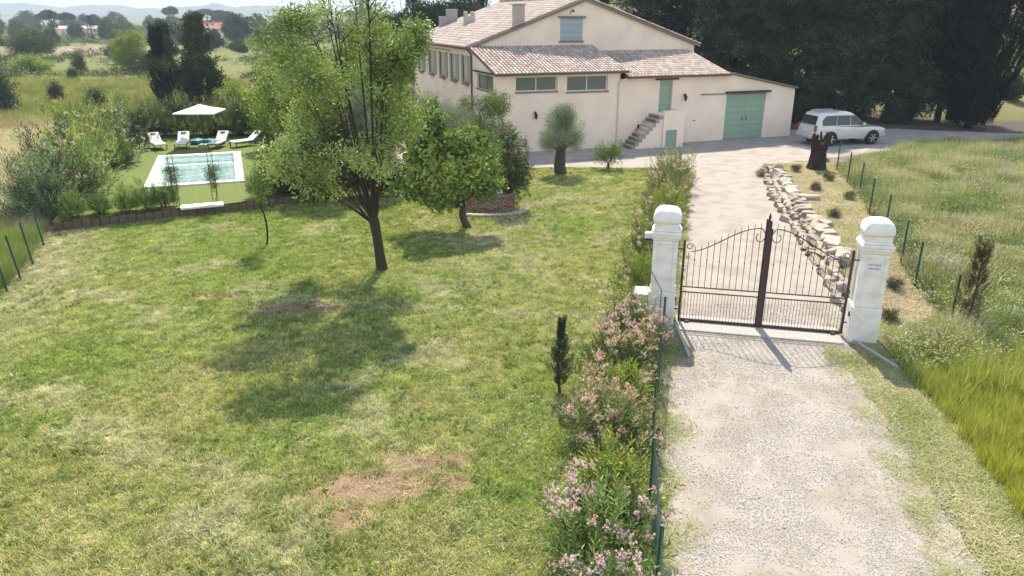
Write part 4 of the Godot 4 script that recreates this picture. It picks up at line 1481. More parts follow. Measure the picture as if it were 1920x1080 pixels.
	lump_tree("round_bush", "small round green bush standing alone at the edge of the yard", "bush", P(4.7, 36.3), Vector3(0, 0.3, 0), 0.07,
		[[Vector3(0, 0.72, 0), Vector3(0.72, 0.55, 0.65)], [Vector3(-0.3, 0.6, 0.1), Vector3(0.45, 0.4, 0.45)], [Vector3(0.3, 0.85, 0), Vector3(0.45, 0.4, 0.45)]],
		shoot("ole_shoot", 13, 0.26, 0.13, 0.024), "leaf_thick", 300, -0.35, 2.0, 0.9, Color(0.12, 0.20, 0.045), Color(0.24, 0.30, 0.08), "bark_brown")
	rng.seed = 107
	var bs := [[-1.3, 35.0, 1.15, "bushy green tree at the corner of the house beneath the downpipe"], [-2.2, 30.8, 0.85, "bright green bush behind the broad-leaved tree"], [-5.7, 30.4, 0.8, "dark tangled bush behind the tall lawn tree's trunk"], [-7.5, 29.7, 1.0, "dense dark bush left of the tall lawn tree's trunk"], [-8.9, 30.2, 0.8, "smaller dark bush at the right end of the pool terrace"], [-9.6, 37.5, 0.9, "yellow-green bush behind the tall tree, right of the pool"]]
	for i in bs.size():
		var q = bs[i]
		var k: float = q[2]
		var dark: bool = i in [2, 3, 4]
		lump_tree("bush", q[3], "bush", P(q[0], q[1]), Vector3(0, 0.6, 0) * k, 0.10,
			[[Vector3(-0.5, 1.2, 0.2) * k, Vector3(1.0, 0.9, 0.9) * k], [Vector3(0.5, 1.3, 0.1) * k, Vector3(0.95, 0.95, 0.9) * k], [Vector3(0, 2.2, -0.2) * k, Vector3(0.95, 0.8, 0.9) * k], [Vector3(0.5, 2.8, 0) * k, Vector3(0.6, 0.55, 0.6) * k], [Vector3(-0.6, 2.6, 0) * k, Vector3(0.55, 0.5, 0.55) * k]],
			small if not dark else ash, "leaf" if not dark else "leaf_thick", 620, -0.2, 1.6, 1.1,
			Color(0.055, 0.075, 0.035) if dark else Color(0.11, 0.19, 0.035) if i < 5 else Color(0.20, 0.24, 0.03), Color(0.12, 0.14, 0.05) if dark else Color(0.24, 0.30, 0.06) if i < 5 else Color(0.38, 0.36, 0.06), "bark_brown", "", 4)
	# trees beyond the pool's right side, bright in the sun
	rng.seed = 108
	var br := [[-13.2, 45.5, 1.35, "bright green tree right of the white parasol"], [-11.2, 40.5, 1.35, "bright leafy tree behind the last sun lounger"], [-10.3, 44.5, 1.5, "tall bright tree behind the left limbs of the lawn tree"], [-14.5, 51.5, 1.35, "yellow-green tree behind the hedge, beside the dark holm oak"], [-8.6, 39.0, 1.3, "mid green tree behind the trunk fork of the lawn tree"]]
	for q in br:
		var k: float = q[2]
		lump_tree("leafy_tree", q[3], "tree", P(q[0], q[1]), Vector3(0, 1.0, 0) * k, 0.16,
			[[Vector3(-0.9, 1.5, 0.3) * k, Vector3(1.0, 0.9, 1.0) * k], [Vector3(0.8, 1.5, 0.3) * k, Vector3(1.05, 0.95, 1.0) * k], [Vector3(0, 2.4, 0) * k, Vector3(1.15, 1.0, 1.1) * k], [Vector3(-0.8, 2.9, -0.2) * k, Vector3(0.7, 0.65, 0.7) * k], [Vector3(0.7, 3.1, 0) * k, Vector3(0.7, 0.65, 0.7) * k], [Vector3(0.1, 0.9, 0.6) * k, Vector3(1.2, 0.7, 0.8) * k]],
			bunch("leafy", 30, 0.34, 0.12, 0.07, 0.0), "leaf", 720, -0.16, 1.2, 1.15, Color(0.13, 0.22, 0.035), Color(0.36, 0.43, 0.07), "bark_brown", "bright trees right of the pool")
	# thin young tree on a bare stem
	rng.seed = 109
	lump_tree("sapling", "thin young tree on a bare dark stem left of the tall lawn tree", "tree", P(-8.0, 23.3), Vector3(-0.04, 1.3, 0), 0.035,
		[[Vector3(-0.05, 1.75, 0), Vector3(0.3, 0.4, 0.3)], [Vector3(0.1, 2.3, 0), Vector3(0.42, 0.4, 0.42)], [Vector3(0.3, 2.8, 0), Vector3(0.4, 0.4, 0.4)]],
		small, "leaf", 75, -0.3, 1.6, 0.9, Color(0.12, 0.19, 0.035), Color(0.24, 0.29, 0.06), "bark_dark")

	# young cypresses
	rng.seed = 110
	young_cypress("young_cypress", "thin dark young cypress planted on the lawn near the flowering hedge", P(0.95, 13.2), 1.62, 0.19, Color(0.05, 0.066, 0.04), Color(0.11, 0.12, 0.065), 0.86)
	young_cypress("young_cypress", "brownish young cypress growing in the tall meadow beyond the right gate pillar", P(10.6, 16.1, 0.0), 2.35, 0.27, Color(0.075, 0.07, 0.035), Color(0.17, 0.13, 0.065), 0.45)

func young_cypress(called: String, label: String, at: Vector3, tall: float, r: float, a: Color, b: Color, lean: float) -> void:
	var t := thing(called, label, "cypress", at, 0.0)
	var s := Shape.new()
	limb(s, Vector3(0, -0.1, 0), Vector3(0.02, tall * 0.95, 0), 0.035, 0.008, 0.02, 4, 6)
	part(t, "trunk", s.mesh(), mats["bark_brown"])
	var where := []
	var tints := PackedColorArray()
	var mesh := shoot("cypress_twig", 14, 0.15, 0.05, 0.016)
	for i in int(2800.0 * r):
		var y := pow(rng.randf(), 0.85)
		var w := r * (0.35 + 0.65 * smoothstep(0.0, 0.3, y)) * (1.0 - smoothstep(0.42, 0.78, y) * lean)
		var ang := rng.randf() * TAU
		var rr := w * pow(rng.randf(), 0.4) * (1.0 + n_mid.get_noise_2d(y * 9.0, ang * 1.5 + tall * 9.0) * 1.4)
		var dir := Vector3(cos(ang) * 0.4, 1.0, sin(ang) * 0.4).normalized()
		where.push_back(Transform3D(Basis(Quaternion(Vector3.UP, dir)) * Basis(Vector3.UP, rng.randf() * TAU).scaled(Vector3.ONE * rng.randf_range(0.7, 1.2)), Vector3(cos(ang) * rr, 0.12 + y * (tall - 0.25), sin(ang) * rr)))
		tints.push_back(shade_of(a, b, rng.randf(), 0.2))
	foliage(t, "crown", mesh, mats["leaf_dark"], where, tints)

# ---------------------------------------------------------------- flowering hedges
func oleander(called: String, label: String, category: String, at: Vector3, wide: float, tall: float, shoots: int, a: Color, b: Color, bloom: Array, blooms: int, group: String, big := 1.0) -> Node3D:
	var t := thing(called, label, category, at, rng.randf() * TAU, group)
	var mesh := shoot("ole_shoot", 13, 0.26, 0.13, 0.024)
	var s := Shape.new()
	var where := []
	var tints := PackedColorArray()
	var fw := []
	var ft := PackedColorArray()
	for k in 9:
		var ang := rng.randf() * TAU
		var tip := Vector3(cos(ang) * wide * 0.4, tall * rng.randf_range(0.55, 0.85), sin(ang) * wide * 0.4)
		limb(s, Vector3(cos(ang), -0.3, sin(ang)) * 0.08, tip, 0.018 * big, 0.007 * big, 0.08, 3, 4)
	part(t, "stems", s.mesh(), mats["bark_brown"])
	var off := rng.randf() * 50.0
	for i in shoots:
		var dir := Vector3(rng.randfn(), absf(rng.randfn()) * 0.9 + 0.05, rng.randfn()).normalized()
		var lumpy := 1.0 + n_mid.get_noise_3dv(dir * (3.2 if big < 1.4 else 4.2) + Vector3(off, 0, 0)) * (0.75 if big < 1.4 else 1.15)
		var q := pow(rng.randf(), 0.55) * lumpy
		var p := Vector3(dir.x * wide * 0.5, dir.y * tall * 0.85, dir.z * wide * 0.5) * q + Vector3(0, tall * 0.06, 0)
		var out := (dir * 0.8 + Vector3.UP * 0.8 + Vector3(rng.randfn(), rng.randfn(), rng.randfn()) * 0.25).normalized()
		where.push_back(Transform3D(Basis(Quaternion(Vector3.UP, out)) * Basis(Vector3.UP, rng.randf() * TAU).scaled(Vector3.ONE * big * rng.randf_range(0.75, 1.25)), p))
		tints.push_back(shade_of(a, b, 0.5 + n_mid.get_noise_3dv(p * 1.2 + Vector3(off, 0, 0)) * 1.8 + rng.randfn() * 0.25))
		if fw.size() < blooms and q > 0.72 and dir.y > 0.2 and n_mid.get_noise_3dv(dir * 2.4 + Vector3(0, off, 0)) > -0.08:
			for j in 3:
				fw.push_back(Transform3D(spin(big * rng.randf_range(0.7, 1.25)), p + out * 0.24 * big + Vector3(rng.randfn(), rng.randfn() * 0.5, rng.randfn()) * 0.055 * big))
				ft.push_back(shade_of(bloom[rng.randi() % bloom.size()], bloom[0], 0.25, 0.15))
	foliage(t, "leaves", mesh, mats["leaf_thick"], where, tints)
	if fw.size():
		foliage(t, "flowers", bunch("petals", 15, 0.045, 0.034, 0.034, 0.0, 1.0, 0.15), mats["petal"], fw, ft)
	return t

func build_hedges() -> void:
	var pink := [Color(0.72, 0.50, 0.60), Color(0.76, 0.62, 0.70), Color(0.66, 0.44, 0.48), Color(0.66, 0.48, 0.42)]
	var salmon := [Color(0.66, 0.46, 0.40), Color(0.70, 0.56, 0.50), Color(0.54, 0.38, 0.28), Color(0.68, 0.50, 0.52)]
	var cream := [Color(0.60, 0.52, 0.42), Color(0.66, 0.62, 0.54), Color(0.55, 0.42, 0.34)]
	var dull := [Color(0.55, 0.42, 0.33), Color(0.60, 0.50, 0.42), Color(0.50, 0.33, 0.28)]
	rng.seed = 201
	var g := "flowering oleanders along the drive"
	# d, x, width, height, shoots, kind, blooms, label
	var row := [
		[6.9, 1.05, 1.3, 1.05, 330, 0, 90, "nearest oleander by the drive fence, dark leaved with a few pink heads"],
		[8.35, 1.22, 1.55, 1.15, 420, 0, 260, "oleander full of lilac-pink flower heads at the near end of the drive fence"],
		[9.75, 1.55, 1.15, 0.85, 260, 2, 0, "low bright green oleander without flowers between two pink ones"],
		[11.15, 1.62, 1.5, 1.15, 420, 1, 230, "oleander with salmon and faded flower heads, opposite the middle of the outer drive"],
		[12.6, 2.05, 1.2, 0.9, 260, 2, 14, "low yellow-green oleander behind the salmon one"],
		[13.75, 2.2, 1.55, 1.15, 380, 1, 190, "oleander with brownish pink heads near the thin young cypress"],
		[15.3, 2.75, 1.3, 1.15, 330, 0, 240, "oleander crowned with bright pink flowers in front of the left gate pillar"],
		[16.6, 2.75, 0.9, 0.9, 150, 2, 10, "small oleander beside the low white wall stub"],
		[18.6, 3.45, 1.35, 1.25, 330, 2, 30, "first oleander inside the gate, hidden partly by the gate pillar"],
		[20.4, 3.9, 1.4, 1.3, 340, 1, 70, "second oleander inside the gate, with rusty heads"],
		[22.3, 4.4, 1.45, 1.35, 340, 2, 30, "third oleander inside the gate, yellow-green"],
		[24.3, 4.95, 1.5, 1.35, 340, 1, 90, "fourth oleander inside the gate, right behind the pillar cap"],
		[26.4, 5.5, 1.6, 1.4, 360, 2, 40, "bright green oleander halfway from gate to yard"],
		[28.6, 6.05, 1.75, 1.55, 380, 1, 110, "tall oleander with faded heads two from the yard"],
		[30.8, 6.6, 1.8, 1.65, 380, 1, 70, "tall oleander with cream heads next to the last one"],
		[33.0, 7.2, 1.85, 1.7, 380, 2, 20, "last oleander of the drive row, at the corner of the yard"]]
	for q in row:
		var a: Color = [Color(0.10, 0.155, 0.045), Color(0.115, 0.155, 0.05), Color(0.15, 0.215, 0.035)][q[5]]
		var b: Color = [Color(0.20, 0.27, 0.075), Color(0.22, 0.25, 0.085), Color(0.31, 0.36, 0.06)][q[5]]
		oleander("oleander", q[7], "oleander", P(q[1], q[0]), q[2], q[3], q[4], a, b, [pink, salmon, dull][q[5]], q[6], g)
	# small plants on the terrace edge
	rng.seed = 202
	var edge := [[-15.35, 25.55, 0.9, 0.9, "bright little shrub at the left end of the terrace wall"], [-14.75, 26.1, 0.7, 0.7, "small loose shrub second on the terrace wall"], [-13.95, 26.35, 0.85, 1.0, "dark little shrub alone in the middle of the terrace wall"], [-13.35, 26.75, 0.9, 1.0, "left half of the clipped pair of shrubs on the terrace wall"], [-12.85, 27.05, 0.85, 1.05, "right half of the clipped pair of shrubs on the terrace wall"], [-9.75, 28.6, 1.1, 1.1, "round shrub right of the white terrace step"], [-9.0, 29.2, 1.0, 1.0, "shrub at the right end of the terrace wall"]]
	for i in edge.size():
		var q = edge[i]
		oleander("terrace_shrub", q[4], "shrub", P(q[0], q[1], 0.35), q[2], q[3], 260, Color(0.075, 0.14, 0.035), Color(0.22, 0.32, 0.07), dull, 0, "shrubs on the terrace wall", 0.8)
	# big old oleanders along the left of the pool terrace
	rng.seed = 203
	var bigs := [[-16.9, 26.2, 2.2, 2.0, 0, "dark shaggy oleander at the near end of the left hedge, by the last fence post"], [-17.2, 28.7, 3.0, 2.4, 1, "broad oleander with faded rusty heads, left of the clipped shrubs"], [-18.6, 31.3, 2.9, 2.4, 1, "oleander speckled with cream heads, left of the near pool edge"], [-19.8, 34.0, 3.0, 2.5, 2, "yellow-green oleander in the middle of the left hedge"], [-18.9, 35.4, 2.2, 1.9, 1, "oleander leaning over the lawn left of the pool"], [-21.0, 37.0, 2.9, 2.4, 2, "bright oleander towards the far end of the left hedge"], [-20.6, 39.6, 2.6, 2.2, 0, "silvery oleander beside the first sun lounger"], [-22.4, 40.4, 2.8, 2.3, 2, "green oleander at the far end of the left hedge, by the dry field"]]
	for q in bigs:
		oleander("tall_oleander", q[5], "oleander", P(q[0], q[1], 0.2), q[2], q[3], 640, [Color(0.035, 0.05, 0.025), Color(0.05, 0.08, 0.03), Color(0.10, 0.165, 0.03)][q[4]], [Color(0.23, 0.30, 0.14), Color(0.30, 0.38, 0.13), Color(0.48, 0.55, 0.09)][q[4]], cream, 70 if q[4] == 1 else 20, "old oleanders left of the pool", 1.5)
	# the hedge behind the loungers
	rng.seed = 204
	for i in 6:
		var x := -22.3 + i * 1.5
		oleander("hedge_shrub", ["first shrub of the dark hedge, behind the leftmost lounger", "second shrub of the dark hedge, reddish topped", "third shrub of the dark hedge, under the parasol's left tip", "shrub of the dark hedge right under the parasol", "shrub of the dark hedge with pale heads, behind the third lounger", "last shrub of the dark hedge, behind the rightmost lounger"][i], "shrub", P(x, 44.6 + i * 0.12, 0.3), 2.3, 2.0, 760, Color(0.035, 0.05, 0.022), Color(0.22, 0.27, 0.07), dull, 30 if i == 4 else 0, "dark hedge behind the loungers", 1.5)
	# climbers on wire stakes
	rng.seed = 205
	var spots := [[-12.55, 27.35], [-11.25, 27.75]]
	for k in 2:
		var t := thing("climbing_plant", ["climbing plant on twin metal stakes at the left end of the white step", "climbing plant on twin metal stakes at the right end of the white step"][k], "plant", P(spots[k][0], spots[k][1], 0.3), 0.0, "climbers flanking the white step")
		var s := Shape.new()
		for sd in [-1.0, 1.0]:
			s.tube([Vector3(sd * 0.10, 0, 0), Vector3(sd * 0.09, 1.95, 0)], [0.012, 0.012], 5)
		for y in 7:
			s.tube([Vector3(-0.1, 0.2 + y * 0.28, 0), Vector3(0.1, 0.2 + y * 0.28, 0)], [0.006, 0.006], 4)
		part(t, "stake", s.mesh(), mats["dark_frame"])
		s = Shape.new()
		limb(s, Vector3(0, 0, 0), Vector3(-0.05, 1.5, 0.03), 0.014, 0.006, 0.06, 4, 5)
		part(t, "stem", s.mesh(), mats["bark_brown"])
		var f := fill([[Vector3(-0.03, 1.15, 0), Vector3(0.26, 0.36, 0.24)], [Vector3(0.02, 0.7, 0), Vector3(0.14, 0.45, 0.14)], [Vector3(0.2 if k == 1 else -0.1, 1.35, 0), Vector3(0.3, 0.15, 0.25)]], 60, -0.3, 3.0, 0.7, Color(0.06, 0.09, 0.035), Color(0.15, 0.19, 0.06))
		foliage(t, "leaves", bunch("small", 44, 0.22, 0.06, 0.03, 0.2), mats["leaf"], f[0], f[1])

# ---------------------------------------------------------------- trees behind the house and the land beyond
func conifer(called: String, label: String, at: Vector3, tall: float, wide: float, low: float, count: int, group: String, a: Color, b: Color) -> Node3D:
	var t := thing(called, label, "conifer", at, 0.0, group)
	t.set_meta("base_name", called)
	var s := Shape.new()
	limb(s, Vector3(0, -0.4, 0), Vector3(rng.randfn() * 0.2, tall * 0.96, rng.randfn() * 0.2), 0.24, 0.04, 0.015, 6, 7)
	var where := []
	var tints := PackedColorArray()
	var mesh := bunch("needles", 34, 0.55, 0.34, 0.075, -0.1, 0.55)
	var tiers := int((tall - low) / 0.55)
	for k in tiers:
		var y := low + (tall - low) * (k + rng.randf() * 0.7) / tiers
		var f := (y - low) / (tall - low)
		var reach := wide * (0.75 + 0.35 * sin(f * 2.4)) * (1.0 - smoothstep(0.55, 1.0, f) * 0.85) * rng.randf_range(0.7, 1.15)
		for j in (5 if f > 0.3 else 4):
			var ang := rng.randf() * TAU
			var r := reach * rng.randf_range(0.7, 1.1)
			var tip := Vector3(cos(ang) * r, y + r * rng.randf_range(-0.15, 0.25), sin(ang) * r)
			if j < 3:
				limb(s, Vector3(0, y - 0.1, 0), tip, 0.045, 0.012, 0.05, 3, 4)
			var n := int(count / (tiers * 5.0))
			for i in n:
				var q := pow(rng.randf(), 0.6)
				var p := Vector3(0, y, 0).lerp(tip, q) + Vector3(rng.randfn(), rng.randfn() * 0.45, rng.randfn()) * 0.28
				where.push_back(Transform3D(spin(rng.randf_range(0.7, 1.2)), p))
				tints.push_back(shade_of(a, b, rng.randf(), 0.25))
	part(t, "trunk", s.mesh(), mats["bark_dark"])
	foliage(t, "crown", mesh, mats["leaf_dark"], where, tints)
	return t

func cypress(called: String, label: String, at: Vector3, tall: float, wide: float, count: int, group: String, a: Color, b: Color) -> Node3D:
	var t := thing(called, label, "cypress", at, 0.0, group)
	t.set_meta("base_name", called)
	var s := Shape.new()
	limb(s, Vector3(0, -0.4, 0), Vector3(0, tall * 0.95, 0), wide * 0.10, 0.04, 0.01, 4, 7)
	part(t, "trunk", s.mesh(), mats["bark_dark"])
	var mesh := shoot("cypress_spray", 20, 0.75, 0.24, 0.085)
	var where := []
	var tints := PackedColorArray()
	for i in count:
		var y := rng.randf()
		var w := wide * (0.40 + 0.60 * smoothstep(0.0, 0.32, y)) * (1.0 - smoothstep(0.45, 1.0, y) * 0.72)
		var ang := rng.randf() * TAU
		var rr := w * (pow(rng.randf(), 0.25) if i % 3 > 0 else rng.randf() * 0.75) * (1.0 + n_mid.get_noise_3d(cos(ang) * 2.0, y * tall * 0.5, sin(ang) * 2.0 + at.x) * 0.4)
		var dir := Vector3(cos(ang) * 0.35, 1.0, sin(ang) * 0.35).normalized()
		where.push_back(Transform3D(Basis(Quaternion(Vector3.UP, dir)) * Basis(Vector3.UP, rng.randf() * TAU).scaled(Vector3.ONE * rng.randf_range(0.7, 1.2)), Vector3(cos(ang) * rr, 0.15 + y * (tall - 0.7), sin(ang) * rr)))
		tints.push_back(shade_of(a, b, rng.randf(), 0.2))
	foliage(t, "crown", mesh, mats["leaf_dark"], where, tints)
	return t

func at_ground(x: float, d: float) -> Vector3:
	return P(x, d, height(x, d))

func build_back_trees() -> void:
	var dark := Color(0.028, 0.042, 0.028)
	var mid := Color(0.10, 0.125, 0.08)
	rng.seed = 301
	# three different trees, then copies turned and stretched
	var protos := []
	var ordinal := ["first", "second", "third", "fourth", "fifth", "sixth", "seventh", "eighth", "ninth", "tenth", "eleventh", "twelfth"]
	var g := "dark conifers behind the house"
	for i in 12:
		var x := 14.6 + i * 1.52
		var d := 55.0 - i * 0.18 + (1.5 if i % 2 == 1 else 0.0)
		var label := "%s dark conifer of the row counted from the house towards the great cypress" % ordinal[i]
		if i < 3:
			protos.push_back(conifer("conifer", label, at_ground(x, d), 14.0 + i, 1.9 + 0.2 * i, 0.45 + i * 0.6, 1200, g, dark, mid))
		else:
			copy_of(protos[i % 3], at_ground(x, d), i * 1.9, Vector3(1, 0.92 + 0.06 * (i % 4), 1), label, g)
	var behind := [[10.5, 61.0], [13.5, 63.0], [17.0, 62.0], [7.0, 66.0]]
	for i in behind.size():
		copy_of(protos[(i + 1) % 3], at_ground(behind[i][0], behind[i][1]), i * 2.3 + 0.5, Vector3(1.15, [0.85, 1.0, 1.05, 0.62][i], 1.15), ["conifer of the back row rising over the right end of the main roof", "second conifer of the back row, behind the lean-to roof", "third conifer of the back row, above the garage", "low conifer showing its top over the ridge of the house"][i], g)
	cypress("cypress", "huge dense dark cypress at the right end of the conifer row", at_ground(30.6, 50.8), 15.5, 2.75, 4600, "", Color(0.013, 0.017, 0.015), Color(0.024, 0.031, 0.022))
	# dark shrubs at the foot of the row
	rng.seed = 305
	for q in [[15.8, 53.6, 1.0, "dark shrub at the foot of the conifers beside the garage wall"], [18.6, 53.2, 0.9, "dark shrub at the foot of the conifers behind the back of the car"], [21.2, 53.0, 1.15, "broad dark shrub at the foot of the conifers behind the front of the car"], [26.6, 52.6, 0.6, "low dark shrub at the foot of the conifers near the great cypress"]]:
		var k: float = q[2]
		lump_tree("dark_shrub", q[3], "shrub", at_ground(q[0], q[1]), Vector3(0, 0.5, 0) * k, 0.08, [[Vector3(-0.7, 0.8, 0) * k, Vector3(0.9, 0.8, 0.8) * k], [Vector3(0.7, 0.9, 0) * k, Vector3(0.9, 0.9, 0.8) * k], [Vector3(0, 1.5, 0) * k, Vector3(0.9, 0.8, 0.8) * k]],
			bunch("oak", 30, 0.38, 0.15, 0.09), "leaf_dark", 330, -0.4, 1.0, 1.0, Color(0.03, 0.045, 0.03), Color(0.085, 0.11, 0.06), "bark_dark", "shrubs under the conifers", 1)
	# behind the house's left side
	rng.seed = 302
	var tops := [[-9.6, 78.0, 10.8, 1.0, "cypress top standing over the umbrella pine left of the roof"], [-4.2, 80.0, 11.5, 0.9, "cypress top just above the chimneys"], [-3.0, 82.0, 10.2, 0.8, "shorter cypress right beside the one above the chimneys"]]
	for q in tops:
		cypress("cypress", q[4], at_ground(q[0], q[1]), q[2], q[3] * 1.25, 480, "cypresses behind the house", dark, mid)
	var crown := bunch("pine_tuft", 40, 0.55, 0.26, 0.06, 0.3, 0.5)
	var pines := [[-8.0, 74.0, 1.0, "spreading umbrella pine behind the roof's left end"], [-5.6, 76.0, 1.05, "second umbrella pine, its flat boughs above the chimneys"], [-10.8, 70.0, 0.85, "lower dark pine left of the roof behind the lawn tree"]]
	for q in pines:
		var k: float = q[2]
		lump_tree("pine_tree", q[3], "pine", at_ground(q[0], q[1]), Vector3(0, 3.5, 0) * k, 0.22, [[Vector3(-2.4, 6.6, 0) * k, Vector3(1.9, 0.6, 1.8) * k], [Vector3(0.4, 7.4, 0.3) * k, Vector3(2.0, 0.7, 1.8) * k], [Vector3(2.6, 6.8, 0) * k, Vector3(1.8, 0.6, 1.6) * k], [Vector3(0, 5.4, 0.5) * k, Vector3(2.6, 1.0, 2.0) * k], [Vector3(-1.0, 4.2, 0) * k, Vector3(2.4, 1.0, 1.8) * k], [Vector3(1.5, 3.6, 0) * k, Vector3(2.0, 1.2, 1.8) * k]],
			crown, "leaf_dark", 520, -0.25, 0.8, 1.3, Color(0.04, 0.06, 0.035), Color(0.10, 0.13, 0.06), "bark_brown", "pines behind the house")
	# field trees left of the pool
	rng.seed = 303
	cypress("cypress", "narrow black cypress left of the white parasol", at_ground(-27.6, 61.0), 6.1, 0.75, 520, "", Color(0.022, 0.028, 0.022), Color(0.045, 0.055, 0.035))
	conifer("spruce", "loose pointed spruce behind the parasol", at_ground(-26.6, 66.0), 7.3, 0.95, 1.4, 420, "", Color(0.045, 0.06, 0.035), Color(0.105, 0.13, 0.06))
	conifer("spruce", "ragged narrow conifer right behind the black cypress", at_ground(-30.2, 68.0), 6.6, 0.7, 1.2, 260, "", Color(0.055, 0.075, 0.045), Color(0.13, 0.16, 0.08))
	lump_tree("holm_oak", "dense round holm oak above the parasol's right half", "tree", at_ground(-25.0, 62.0), Vector3(0, 1.0, 0), 0.2, [[Vector3(-0.9, 1.9, 0), Vector3(1.2, 1.2, 1.2)], [Vector3(0.7, 2.0, 0), Vector3(1.25, 1.3, 1.2)], [Vector3(0, 3.0, 0), Vector3(1.3, 1.0, 1.2)], [Vector3(0.1, 1.1, 0.5), Vector3(1.5, 0.9, 1.0)]], bunch("oak", 30, 0.38, 0.15, 0.09), "leaf_dark", 640, -0.4, 1.0, 1.1, Color(0.028, 0.04, 0.025), Color(0.075, 0.095, 0.04), "bark_dark")
	var lean := thing("leaning_tree", "bare leaning trunks between the black cypress and the holm oak", "tree", at_ground(-26.9, 60.5))
	var s := Shape.new()
	for k in 4:
		limb(s, Vector3(0.25 * k, -0.2, 0.1 * k), Vector3(-1.4 + 0.35 * k, 3.6 - 0.2 * k, 0), 0.07, 0.03, 0.04, 5, 6)
	part(lean, "trunk", s.mesh(), mats["bark_dark"])
	var f := fill([[Vector3(-1.4, 3.7, 0), Vector3(0.9, 0.6, 0.8)], [Vector3(-0.6, 3.4, 0), Vector3(0.8, 0.6, 0.7)]], 90, -0.3, 1.0, 0.9, Color(0.08, 0.11, 0.05), Color(0.16, 0.19, 0.08))
	foliage(lean, "crown", bunch("oak", 30, 0.38, 0.15, 0.09), mats["leaf"], f[0], f[1])

